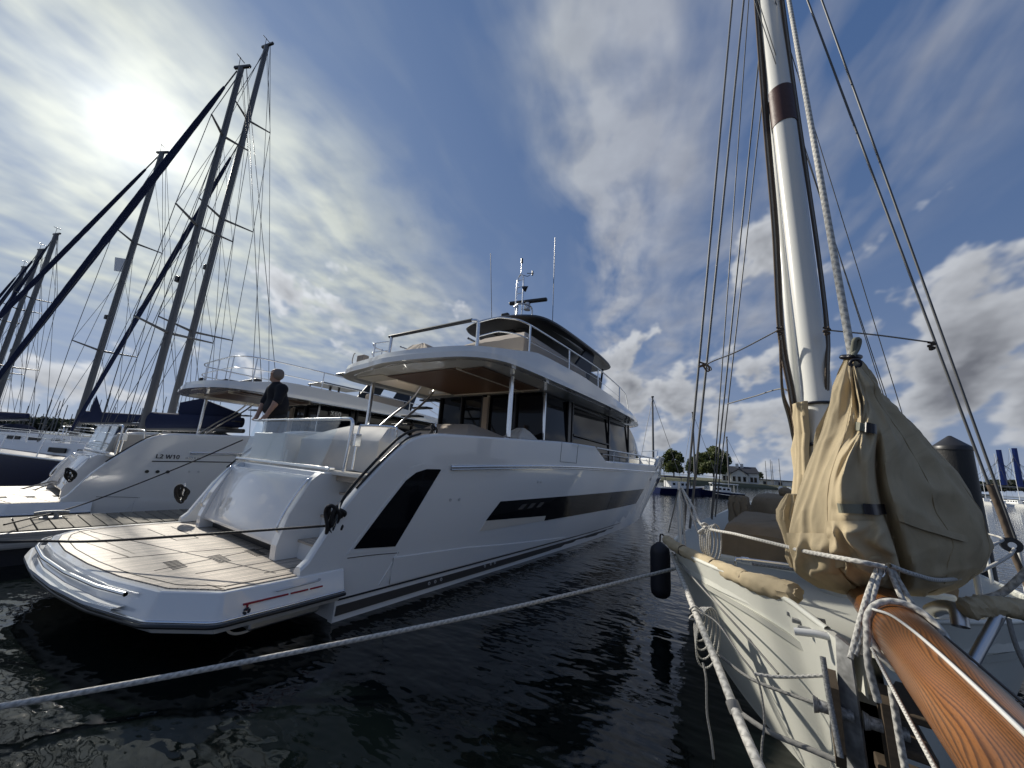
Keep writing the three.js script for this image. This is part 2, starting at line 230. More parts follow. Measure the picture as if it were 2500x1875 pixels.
// ---------------------------------------------------------------- water
const water = new THREE.Group();
{
  const N = 768, h = (u, v) => { let s = 0; s += 0.6 * fbm(u * 6, v * 11, 3, 6, 11) + 0.16 * fbm(u * 20, v * 28, 2, 20, 28); return s; };
  const t1 = tex(N, N, (u, v) => 0.5 + 0.55 * h(u, v)), t2 = tex(256, 256, (u, v) => 0.5 + 0.45 * fbm(u * 7, v * 12, 4, 7, 12));
  const g = new THREE.PlaneGeometry(3000, 3000, 1, 1); g.rotateX(-Math.PI / 2);
  const uv = g.attributes.uv, ps = g.attributes.position; for (let i = 0; i < uv.count; i++) uv.setXY(i, ps.getX(i), ps.getZ(i));
  t1.repeat.set(1 / 3.6, 1 / 3.6); t1.rotation = 0.5; t1.anisotropy = 8;
  const m = std('harbour water', 0.003, 0.0052, 0.005, 0.03, { ior: 1.33, bumpMap: t1, bumpScale: 0.03 });
  const w = solo('water', g, m, 'dark green rippled harbour water', 'water', null, 'structure'); w.position.set(0, 0, -600); add(w);
}
// ---------------------------------------------------------------- motor yachts
const font = await new FontLoader().loadAsync('fonts/droid/droid_sans_bold.typeface.json');
const Y = new Frame(-4.378, -7.324, 35);
const table = t => x => { if (x >= t[0][0]) return t[0][1]; for (let i = 1; i < t.length; i++) if (x >= t[i][0]) { const [a, b] = [t[i - 1], t[i]], k = (a[0] - x) / (a[0] - b[0]); return lerp(a[1], b[1], k); } return t[t.length - 1][1]; };
const smoothTable = t => { const c = new THREE.CatmullRomCurve3(t.map(p => V(p[0], p[1], 0)), false, 'catmullrom', 0.4).getPoints(160).map(p => [p.x, p.y]); return table(c); };
const sheerB = smoothTable([[1, 2.58], [0, 2.6], [-4, 2.74], [-8, 2.86], [-12, 2.93], [-15, 2.92], [-18, 2.75], [-20, 2.45], [-21.6, 2.0], [-23, 1.35], [-24, 0.65], [-24.5, 0.02]]);
const waterB = smoothTable([[1, 2.5], [0, 2.5], [-5, 2.55], [-9, 2.55], [-12, 2.47], [-15, 2.2], [-17.5, 1.75], [-19.5, 1.1], [-21, 0.45], [-21.8, 0.02]]);
const hullTop = table([[0.6, 0.84], [0.5, 0.93], [0.17, 1.54], [-0.1, 1.9], [-0.36, 2.19], [-0.6, 2.45], [-0.82, 2.63], [-1.0, 2.74], [-1.2, 2.8], [-1.6, 2.86], [-6.6, 3.12], [-8.7, 3.14], [-9.75, 2.70], [-17.4, 2.78], [-17.9, 3.3], [-21, 3.3], [-24.5, 3.36]]);
const hullX = (z, y) => { const w = waterB(z), s = sheerB(z), t = clamp(y / 2.6, 0, 1.2); return Math.max(0.01, w + (s - w) * Math.pow(t, 0.72)); };
function onHull(px, py) { let x = 2.6, p; for (let i = 0; i < 8; i++) { p = Y.on(px, py, 'x', x); x = hullX(p.z, p.y); } return [p.z, p.y]; }
// a panel lying on the starboard (or port) side between two edges given as [z, y]
function hullPatch(e0, e1, off, n = 24, m = 6, side = 1, skirt = 0.03) {
  const curve = e => new THREE.CatmullRomCurve3(e.map(q => V(q[0], q[1], 0)), false, 'catmullrom', 0.02), c0 = curve(e0), c1 = curve(e1), rows = [];
  for (let i = 0; i <= n; i++) { const a = c0.getPoint(i / n), b = c1.getPoint(i / n), row = []; for (let j = -1; j <= m + 1; j++) { const k = clamp(j, 0, m) / m, z = lerp(a.x, b.x, k), y = lerp(a.y, b.y, k); row.push(V(side * (hullX(z, y) + (j < 0 || j > m ? off - skirt : off)), y, z)); } rows.push(row); }
  const first = rows[0].map(p => V(p.x - side * skirt, p.y, p.z)), last = rows[n].map(p => V(p.x - side * skirt, p.y, p.z));
  return loft([first, ...rows, last], { crease: 0.5 });
}
function hullLine(pts, r, off, side = 1, n = 60) { return rope(pts.map(([z, y]) => V(side * (hullX(z, y) + off), y, z)), r, n, 6); }
function hullSide(side) {
  const zs = [0.6, 0.56, 0.5, 0.4, 0.3, 0.17, 0.03, 0.0, -0.1, -0.22, -0.36, -0.5, -0.66, -0.82, -0.95, -1.1, -1.3, -1.6]; for (let z = -2.2; z > -8.7; z -= 0.8) zs.push(z); zs.push(-8.7, -9.2, -9.75); for (let z = -10.6; z > -17.4; z -= 0.9) zs.push(z); zs.push(-17.4, -17.9); for (let z = -18.5; z > -24.4; z -= 0.45) zs.push(z); zs.push(-24.5);
  const rows = zs.map(z => {
    const t = hullTop(z), lo = z > 0.01 ? 0.70 : -0.5, row = [], n = 16; let yl;
    for (let j = 0; j <= n; j++) { const y = lerp(lo, t - 0.05, j / n); row.push(V(hullX(z, Math.max(y, 0)), y, z)); }
    const xo = hullX(z, t); row.push(V(xo - 0.025, t - 0.012, z), V(Math.max(xo - 0.06, 0), t, z), V(Math.max(xo - 0.13, 0), t - 0.012, z)); yl = z > -0.1 ? lo : Math.min(t - 0.2, z > -9 ? 1.95 : 2.1);
    const xi = Math.max(xo - 0.17, 0); for (let j = 0; j <= 3; j++) row.push(V(xi, lerp(t - 0.06, yl, j / 3), z));
    return row.map(p => V(p.x * side, p.y, p.z));
  });
  return loft(side > 0 ? rows : rows.map(r => [...r].reverse()), { close: true, cap: true, crease: 0.45 });
}
const platformLine = (() => { const c = new THREE.CatmullRomCurve3([[2.6, -0.02], [2.6, 0.75], [2.585, 1.44], [2.56, 1.5], [2.1, 1.9], [2.04, 1.94], [1.2, 2.2], [0.3, 2.36], [-0.7, 2.46], [-1.5, 2.46], [-2.05, 2.36], [-2.4, 2.12], [-2.56, 1.75], [-2.6, 0.9], [-2.6, -0.02]].map(p => V(p[0], 0, p[1])), false, 'catmullrom', 0.08); return c.getPoints(90); })();
const inset = (d, y) => platformLine.map((p, i) => { const a = platformLine[Math.max(i - 1, 0)], b = platformLine[Math.min(i + 1, platformLine.length - 1)], t = b.clone().sub(a).normalize(), nrm = V(-t.z, 0, t.x); const edge = i === 0 || i === platformLine.length - 1; const q = p.clone().addScaledVector(edge ? V(Math.sign(-p.x), 0, 0) : nrm, d); if (q.z < -0.02) q.z = -0.02; q.y = y; return q; });
const flyOut = (() => { const h = [[0, -2.32], [0.8, -2.34], [1.6, -2.45], [2.2, -2.6], [2.55, -2.82], [2.72, -3.25], [2.78, -4.2], [2.82, -7], [2.8, -10], [2.66, -12.5], [2.4, -14.2], [2.05, -15.3], [1.2, -16.1], [0, -16.4]]; const pts = [...h, ...h.slice(1, -1).reverse().map(p => [-p[0], p[1] - (p[1] > -2.9 ? 0.12 : 0)])]; return new THREE.CatmullRomCurve3(pts.map(p => V(p[0], 0, p[1])), true, 'catmullrom', 0.35).getPoints(120).slice(0, 120); })();
const flyRing = (d, y) => flyOut.map((p, i) => { const a = flyOut[(i + 119) % 120], b = flyOut[(i + 1) % 120], t = b.clone().sub(a).normalize(), q = p.clone().addScaledVector(V(t.z, 0, -t.x), -d); q.y = typeof y === 'function' ? y(p.z) : y; return q; });
function text(str, size, depth = 0.008) { const g = new TextGeometry(str, { font, size, depth, curveSegments: 3 }); return g; }

function motorYacht(root, big) {
  // hull ---------------------------------------------------------------
  const hull = put(root, 'hull', [hullSide(1), hullSide(-1), bx(-2.48, 2.48, -0.5, 0.74, -0.12, -0.02)], M.gel);
  put(hull, 'boot_stripe', hullPatch([[-0.02, 0.22], [-9, 0.2], [-17, 0.2]], [[-0.02, 0.085], [-9, 0.08], [-17, 0.09]], 0.012, 40, 2), M.antifoul);
  put(hull, 'pin_stripe', hullPatch([[-0.02, 0.315], [-9, 0.285], [-17.5, 0.28]], [[-0.02, 0.29], [-9, 0.262], [-17.5, 0.262]], 0.012, 40, 1), M.black);
  put(hull, 'spray_chine', hullPatch([[-0.9, 0.74], [-2.6, 0.66], [-4.6, 0.5], [-7.2, 0.33]], [[-0.9, 0.34], [-2.6, 0.33], [-4.6, 0.32], [-7.2, 0.3]], 0.022, 30, 3), M.gel);
  put(hull, 'rub_rail', [hullLine([[-1.95, 2.24], [-4, 2.32], [-7, 2.4], [-12, 2.42], [-17, 2.42], [-21, 2.5], [-24, 2.62]], 0.035, 0.0), hullLine([[-1.95, 2.19], [-4, 2.265], [-7, 2.345], [-12, 2.365], [-17, 2.365], [-21, 2.44], [-24, 2.56]], 0.014, 0.028)], big ? M.steel : M.steel);
  const eW0 = [[-0.14, 0.98], [-0.55, 1.52], [-0.92, 1.98], [-1.12, 2.12], [-1.35, 2.185], [-1.66, 2.19]], eW1 = [[-0.90, 0.915], [-1.1, 1.23], [-1.3, 1.55], [-1.45, 1.79], [-1.58, 1.99], [-1.7, 2.18]];
  const grow = (e, s) => e.map(([z, y]) => [z + s, y]);
  if (big) { const qw = put(hull, 'quarter_window', hullPatch(eW0, eW1, 0.016, 24, 6), M.hullGlass);
  put(qw, 'window_surround', hullPatch([...grow(eW0, 0.10).map(([z, y], i) => [z, y + (i > 2 ? 0.09 : -0.06)])], [...grow(eW1, -0.10).map(([z, y], i) => [z, y + (i > 3 ? 0.07 : -0.06)])], 0.008, 24, 6), M.gel); }
  const w1 = onHull(1222, 1224), w2 = onHull(1572, 1193), w3 = onHull(1552, 1229), w4 = onHull(1328, 1271), w5 = onHull(1333, 1259), w6 = onHull(1186, 1271), wr = onHull(1170, 1297);
  const sp = (a, b, k) => [lerp(a[0], b[0], k), lerp(a[1], b[1], k)];
  const hw = put(hull, 'hull_window', [hullPatch([w1, sp(w1, w2, 0.2)], [w6, w5], 0.012, 10, 3), hullPatch([sp(w1, w2, 0.2), sp(w1, w2, 0.6)], [w4, sp(w4, w3, 0.52)], 0.012, 14, 3)], M.hullGlass);
  put(hull, 'hull_window', hullPatch([sp(w1, w2, 0.602), w2], [sp(w4, w3, 0.524), w3], 0.012, 14, 3), M.hullGlass);
  put(hw, 'vent_recess', hullPatch([w6, w5], [wr, [w4[0], w4[1]]], 0.008, 8, 2), M.gelWarm);
  for (let k = 0; k < 3; k++) { const a = sp(w1, w2, 0.075 + k * 0.035), b = sp(a, [a[0] + 0.35, 1.12], 0.55); put(hw, 'vent_fin', hullPatch([a, [a[0] - 0.2, a[1]]].map(q => [q[0], q[1] - 0.11]), [b, [b[0] - 0.2, b[1]]], 0.03, 2, 2), M.antifoul); }
  if (big) { const b0 = onHull(1608, 1165), b1 = onHull(1617, 1168); put(hull, 'bow_window', hullPatch([[-18.6, 1.95], [-20.6, 2.05]], [[-18.2, 1.25], [-19.7, 1.15]], 0.012, 8, 3), M.tint); }
  for (const [z, y] of [[-2.05, 1.62], [-2.3, 1.62], [-5.2, 1.95], [-5.35, 1.95], [-1.8, 0.16], [-1.95, 0.16], [-2.1, 0.17], [-3.4, 0.18], [-3.6, 0.19], [-3.75, 0.19]]) { const g = new THREE.TorusGeometry(0.022, 0.008, 6, 12); g.rotateY(Math.PI / 2); g.translate(hullX(z, y) + 0.015, y, z); put(hull, 'drain_fitting', g, M.satin); }
  put(hull, 'quarter_crease', hullLine([[-1.0, 0.84], [-0.86, 0.6], [-0.7, 0.36]], 0.014, -0.004, 1, 12), M.gel);
  put(hull, 'quarter_seam', hullLine([[-0.06, 0.86], [-0.5, 0.84], [-1.0, 0.8]], 0.007, 0.001, 1, 12), M.antifoul);
  put(hull, 'boarding_gate', [[-6.3, 3.08, -6.3, 2.52], [-7.35, 3.1, -7.35, 2.52], [-6.3, 2.52, -7.35, 2.52]].map(([a, b, c, d]) => hullLine([[a, b], [c, d]], 0.008, 0.0, 1, 4)), M.black);
  put(root, 'deck', [bx(-2.45, 2.45, 1.9, 2.0, -0.25, -9.2), bx(-2.5, 2.5, 2.0, 2.1, -9.2, -18), prism([V(-2.4, 2.5, -18), V(2.4, 2.5, -18), V(2.0, 2.7, -21), V(0, 2.8, -23.5), V(-2.0, 2.7, -21)], V(0, 0.1, 0))], M.teak);
  for (const s of [1, -1]) put(hull, 'toe_rail', hullLine([[-0.05, 1.86], [-0.36, 2.21], [-0.82, 2.66], [-1.15, 2.81]], 0.02, -0.05, s, 20), M.black);
  // swim platform --------------------------------------------------------
  const plat = put(root, 'swim_platform', loft([inset(0.13, 0.722), inset(0.055, 0.727), inset(0.04, 0.716), inset(0.0, 0.6), inset(-0.045, 0.47), inset(-0.055, 0.43), inset(-0.02, 0.41), inset(0.06, 0.3), inset(0.5, 0.27)], { crease: 0.35 }), M.gel);
  put(plat, 'underside', prism(inset(0.5, 0.27), V(0, 0.02, 0)), M.gelWarm);
  const teak = prism(inset(0.14, 0.70), V(0, 0.034, 0)); { const u = teak.attributes.uv, p = teak.attributes.position; for (let i = 0; i < u.count; i++) u.setXY(i, p.getZ(i) / 1.2, p.getX(i) / 0.5); }
  put(plat, 'teak_deck', teak, M.teak);
  put(plat, 'margin_seam', rope(inset(0.24, 0.733).filter((p, i) => i % 3 === 0 || i === 90), 0.009, 120, 4, false, 0.2), M.caulk);
  put(plat, 'rub_strip', [rope(inset(-0.085, 0.42).filter((p, i) => i % 2 === 0), 0.024, 120, 6, false, 0.1)], M.black);
  put(plat, 'steel_band', [rope(inset(-0.055, 0.455).filter((p, i) => i % 2 === 0), 0.014, 120, 6, false, 0.1)], M.steel);
  const seam = (a, b) => bxLine(V(a[0], 0.735, a[1]), V(b[0], 0.735, b[1]), 0.016, 0.006);
  for (const [a, b] of [[[1.15, 1.75], [0.75, 0.28]], [[1.6, 1.45], [1.6, 0.5]], [[-2.1, 1.9], [2.2, 0.75]], [[-1.9, 1.2], [-0.6, 1.1]], [[-1.95, 0.85], [-0.6, 0.8]], [[-0.6, 1.1], [-0.6, 0.8]], [[0.2, 2.0], [0.5, 0.5]], [[2.1, 0.85], [2.1, 0.35]]]) put(plat, 'hatch_seam', seam(a, b), M.caulk);
  for (const [x, z] of [[0.98, 1.52], [1.0, 1.02], [0.94, 0.52]]) for (let k = 0; k < 7; k++) put(plat, 'vent_slot', bxLine(V(x - 0.21 + k * 0.07, 0.736, z - 0.09), V(x - 0.17 + k * 0.07, 0.736, z + 0.07), 0.02, 0.008), M.caulk);
  const aft = platformLine.filter(p => p.z > 1.85 && p.x < 1.75 && p.x > -2.2);
  const lip = (d, y) => aft.map((p, i) => { const a = aft[Math.max(i - 1, 0)], b = aft[Math.min(i + 1, aft.length - 1)], t = b.clone().sub(a).normalize(); return V(p.x - t.z * d, y, p.z + t.x * d); });
  put(plat, 'grab_rail', rope(lip(-0.055, 0.665), 0.026, 60, 8), M.steel);
  put(plat, 'aft_step', loft([lip(-0.03, 0.54), lip(-0.15, 0.545), lip(-0.155, 0.515), lip(-0.06, 0.5)], { crease: 0.3 }), M.gel);
  if (big) {
    for (const [a, b] of [[1.25, 0.75], [0.72, 0.5], [0.47, 0.3]]) put(plat, 'warning_print', bx(2.58, 2.622, 0.565, 0.582, a, b), M.red);
    put(plat, 'warning_print', bx(2.58, 2.628, 0.50, 0.575, 1.2, 1.215), M.red);
    for (const a of [0.3, 2.4, 4.5]) { const g = new THREE.SphereGeometry(0.03, 8, 6); g.scale(0.25, 0.55, 1); g.translate(0, 0.025, 0); g.rotateX(a); g.translate(2.632, 0.5, 1.21); put(plat, 'propeller_mark', g, M.letter); }
    put(plat, 'side_rail', rope([V(2.6, 0.645, 0.9), V(2.64, 0.65, 0.86), V(2.64, 0.665, 0.4), V(2.6, 0.67, 0.36)], 0.011, 20, 6), M.satin);
    put(plat, 'lift_arm', [bx(2.0, 2.3, 0.12, 0.3, 1.0, 0.1, 0.03), bx(2.05, 2.4, 0.27, 0.4, 0.72, 0.2, 0.02)], M.satin);
    put(plat, 'hose_loop', rope([V(2.2, 0.28, 1.25), V(2.2, 0.13, 1.15), V(2.2, 0.1, 0.95), V(2.2, 0.2, 0.75), V(2.2, 0.3, 0.72)], 0.018, 24, 6), M.gelWarm);
  }
  // transom, door, steps ---------------------------------------------------
  const prof = [[0.90, 0.455], [0.915, 0.485], [0.96, 0.49], [1.2, 0.425], [1.5, 0.335], [1.8, 0.225], [1.915, 0.175], [1.945, 0.145], [1.955, 0.08], [1.955, -0.06]];
  const slab = (x0, x1, pr, r, back) => { const rows = []; for (const [x, d] of [[x0, -0.12], [x0, -r * 0.9], [x0 + r * 0.35, -r * 0.25], [x0 + r, 0], [x1 - r, 0], [x1 - r * 0.35, -r * 0.25], [x1, -r * 0.9], [x1, -0.12]]) rows.push(pr.map(([y, z]) => V(x, y - Math.max(0, -d) * 0.2, z + d))); return loft(rows.map(q => q), { crease: 0.5 }); };
  const tr = put(root, 'transom', [bx(-1.75, 1.6, 0.7, 0.9, -0.3, 0.25), prism([V(1.45, 0.74, 0.52), V(1.45, 0.74, -0.6), V(1.45, 2.02, -0.6), V(1.45, 2.02, 0.03), V(1.45, 1.9, 0.17), V(1.45, 1.4, 0.42), V(1.45, 0.95, 0.53)], V(0.17, 0, 0)), prism([V(-1.77, 0.74, 0.52), V(-1.77, 0.74, -0.6), V(-1.77, 2.02, -0.6), V(-1.77, 2.02, 0.03), V(-1.77, 1.9, 0.17), V(-1.77, 1.4, 0.42), V(-1.77, 0.95, 0.53)], V(0.17, 0, 0)), bx(-2.4, 2.4, 0.7, 1.95, -0.72, -0.6), bx(-1.75, 1.6, 1.9, 2.03, -0.6, -0.04, 0.03)], M.gel);
  put(tr, 'recess_shade_panel', bx(-1.58, 1.44, 0.735, 0.93, 0.26, 0.30), M.black);  // black panel stands in for the shade in the recess under the door
  put(root, 'garage_door', slab(-1.6, 1.43, prof, 0.07), M.gel);
  for (const s of [1, -1]) {
    const sx = s > 0 ? [1.62, 2.44] : [-2.44, -1.77];
    [[1.0, 0.2], [1.35, -0.1], [1.7, -0.37], [2.02, -0.58]].forEach(([y, z], i) => { const st = put(root, 'step', bx(...sx, 0.72, y - 0.03, z, z - 0.34, 0.01), M.gel); put(st, 'tread', bx(sx[0] + 0.01, sx[1] - 0.02, y - 0.028, y + 0.008, z + 0.03, z - 0.33, 0.006), M.teak); });
    const hx = s > 0 ? 1.53 : -1.69; put(root, 'handrail', rope([V(hx, 1.13, 0.45), V(hx, 1.16, 0.52), V(hx, 1.3, 0.5), V(hx, 1.6, 0.37), V(hx, 1.86, 0.22), V(hx, 1.92, 0.16), V(hx, 1.93, 0.1)], 0.02, 40, 8), M.steel);
  }
  // glass bulwark --------------------------------------------------------
  const zb = -0.2, zt = -0.3, gx = [[-2.3, -2.05], [-1.1, -0.85], [0.15, 0.36], [1.18, 1.42]];
  for (let i = 0; i < 3; i++) put(root, 'bulwark_pane', prism([V(gx[i][0] + 0.01, 2.12, zb), V(gx[i + 1][0] - 0.01, 2.12, zb), V(gx[i + 1][1] - 0.01, 2.95, zt), V(gx[i][1] + 0.01, 2.95, zt)], V(0, 0.001, 0.018)), M.pane);
  put(root, 'bulwark_base_rail', [bx(-2.4, 1.55, 2.06, 2.12, zb + 0.07, zb - 0.05, 0.02), ...[-1.9, -0.7, 0.5, 1.4].map(x => rod(V(x, 1.99, zb), V(x, 2.08, zb), 0.03))], M.steel);
  put(root, 'bulwark_rail', [bx(-2.2, 1.45, 2.955, 2.995, zt + 0.07, zt - 0.07, 0.015), rope([V(1.42, 2.975, zt), V(1.6, 2.975, zt - 0.03), V(1.66, 2.95, zt - 0.05), V(1.68, 2.85, zt - 0.06), V(1.66, 2.4, zt - 0.06), V(1.63, 2.05, zt - 0.06)], 0.034, 30, 8)], M.steel);
  put(root, 'gate', [rope([V(1.78, 2.1, -0.42), V(1.78, 2.8, -0.44), V(1.84, 2.87, -0.47), V(2.38, 2.87, -0.72), V(2.42, 2.8, -0.74), V(2.42, 2.6, -0.76)], 0.022, 40, 8), bx(1.7, 1.8, 2.5, 2.72, -0.38, -0.5, 0.01)], M.steel);
  put(root, 'aft_bench', [bx(-2.3, -0.75, 2.03, 2.7, -0.37, -0.44, 0.03), bx(-2.3, -0.75, 2.03, 2.35, -0.44, -0.5, 0.02)], M.gelWarm);
  put(root, 'coaming', [bx(-2.4, 2.4, 2.0, 2.04, -0.15, -0.62), bx(-2.42, -2.2, 2.0, 2.75, -0.9, -6.1, 0.05), bx(2.2, 2.42, 2.0, 2.7, -1.1, -6.1, 0.05)], M.gelWarm);
  // saloon ---------------------------------------------------------------
  const sx = table([[-6.2, 2.22], [-12, 2.3], [-14.5, 2.2], [-16.5, 1.98], [-18.6, 1.6], [-20.2, 1.0]]), sy = table([[-6.2, 4.58], [-15, 4.57], [-20.2, 3.25]]);
  const rows = []; for (let z = -6.2; z >= -20.2; z -= 0.7) { const x = sx(z), t = sy(z); rows.push([V(x + 0.04, 2.0, z), V(x + 0.03, 3.05, z), V(x, 3.4, z), V(x - 0.06, t, z), V(-x + 0.06, t, z), V(-x, 3.4, z), V(-x - 0.03, 3.05, z), V(-x - 0.04, 2.0, z)]); }
  const sal = put(root, 'saloon_glass', loft(rows, { close: true, cap: true, crease: 0.3 }), M.tint);
  const mull = (z, w, m) => bx(sx(z) - 0.02, sx(z) + 0.06, 2.0, 4.57, z - w / 2, z + w / 2, 0.01);
  for (const [z, w, m] of [[-6.25, 0.06, M.steel], [-7.9, 0.2, M.black], [-8.15, 0.1, M.charcoal], [-11.6, 0.05, M.black], [-14.6, 0.05, M.black]]) put(sal, 'mullion', mull(z, w), m);
  put(sal, 'window_sill', [prism([V(sx(-8.2) + 0.03, 3.5, -8.2), V(sx(-11.5) + 0.03, 3.42, -11.5), V(sx(-11.5) + 0.03, 3.37, -11.5), V(sx(-8.2) + 0.03, 3.45, -8.2)], V(0.05, 0, 0))], M.charcoal);
  put(sal, 'window_head', [prism([V(sx(-8.2) - 0.02, 4.5, -8.2), V(sx(-14) - 0.04, 4.48, -14), V(sx(-14) - 0.04, 4.42, -14), V(sx(-8.2) - 0.02, 4.44, -8.2)], V(0.06, 0, 0))], M.black);
  for (const x of [-2.1, -1.05, -0.1, 0.12, 1.25]) put(sal, 'door_frame', bx(x - 0.03, x + 0.03, 2.02, 4.56, -6.1, -6.2, 0.01), x === 0.12 ? M.gelWarm : M.charcoal);
  put(sal, 'door_curtain', bx(-0.05, 0.18, 2.1, 4.5, -6.06, -6.16, 0.03), M.cover2);
  for (const s of [1, -1]) { const pz = s > 0 ? -4.12 : -3.45; put(root, 'pillar', bx(s * 2.45 - 0.045, s * 2.45 + 0.045, s > 0 ? 3.0 : 2.6, 4.6, pz - 0.06, pz + 0.06, 0.03), M.steel); }
  // side deck rail
  for (const s of [1, -1]) { put(root, 'side_rail', [rope([-8.9, -11, -13, -15, -17.6].map(z => V(s * (hullX(z, 3) - 0.06), 3.1, z)), 0.035, 40, 6), rope([-9.5, -12, -15, -17.5].map(z => V(s * (hullX(z, 3) - 0.06), 2.92, z)), 0.014, 40, 6)], M.gel); for (const z of [-10.6, -12.3, -14, -15.7, -17.2]) put(root, 'rail_post', rod(V(s * (hullX(z, 3) - 0.07), 2.68, z), V(s * (hullX(z, 3) - 0.06), 3.1, z), 0.022), M.gel); }
  put(root, 'bow_rail', [1, -1].map(s => rope([V(s * 2.45, 3.3, -19.2), V(s * 2.4, 3.62, -19.6), V(s * 2.1, 3.75, -20.8), V(s * 1.3, 3.8, -22.8), V(s * 0.3, 3.8, -24)], 0.03, 40, 6)), M.steel);
  // flybridge -------------------------------------------------------------
  const topY = z => lerp(4.9, 5.22, sstep(-2.6, -4.6, z)) - 0.47 * clamp((-7 - z) / 8.8, 0, 1);
  const hole = [V(-2.2, 4.6, -3.4), V(-1.15, 4.6, -3.4), V(-1.15, 4.6, -5.55), V(-2.2, 4.6, -5.55)];
  const fly = put(root, 'flybridge', [loft([flyRing(0.38, 4.598), flyRing(0.1, 4.60), flyRing(0.03, z => 4.63), flyRing(0, z => lerp(4.6, topY(z), 0.25)), flyRing(0.02, z => lerp(4.6, topY(z), 0.75)), flyRing(0.08, z => lerp(4.6, topY(z), 0.94)), flyRing(0.16, topY), flyRing(0.3, z => topY(z) - 0.02), flyRing(0.34, 4.72)].map(r => [...r].reverse()), { close: true, crease: 0.5 }), prism(flyRing(0.36, 4.606), V(0, 0.13, 0), [hole])], M.gel);
  put(fly, 'edge_moulding', rope(flyRing(-0.01, z => lerp(4.6, topY(z), 0.42)).filter((p, i) => i % 2 === 0), 0.014, 160, 6, true, 0.2), M.gel);
  for (const [x0, x1, z0, z1] of [[-1.08, 1.55, -2.95, -5.7], [1.62, 2.3, -3.1, -5.9]]) put(fly, 'ceiling_panel', bx(x0, x1, 4.565, 4.595, z0, z1, 0.01), M.ceiling);
  put(fly, 'ceiling_panel', bx(-2.25, -1.1, 4.565, 4.595, -2.75, -3.3, 0.01), M.gelWarm);
  put(fly, 'hatch_coaming', [bx(-2.24, -2.18, 4.56, 5.05, -3.38, -5.6), bx(-1.16, -1.1, 4.56, 5.05, -3.38, -5.6), bx(-2.2, -1.12, 4.56, 5.05, -5.6, -5.66)], M.gelWarm);
  put(fly, 'ceiling_edge', [bx(1.565, 1.605, 4.55, 4.6, -2.95, -6.0, 0.008), bx(-1.1, 2.3, 4.55, 4.6, -5.72, -5.8, 0.008)], M.gelWarm);
  for (const x of [-2.05, -1.25]) put(root, 'stair_rail', rope([V(x, 2.7, -3.1), V(x, 3.5, -3.9), V(x, 4.3, -4.75), V(x, 5.2, -5.3)], 0.035, 30, 6), M.satin);
  for (let k = 0; k < 7; k++) put(root, 'stair_tread', bx(-2.03, -1.27, 2.35 + k * 0.32, 2.4 + k * 0.32, -3.0 - k * 0.34, -3.3 - k * 0.34, 0.01), M.charcoal);
  return { fly, sal };
}
function bxLine(a, b, w, h) { const d = b.clone().sub(a), g = new THREE.BoxGeometry(w, h, d.length()); g.rotateY(Math.atan2(d.x, d.z)); g.translate((a.x + b.x) / 2, (a.y + b.y) / 2, (a.z + b.z) / 2); return g; }

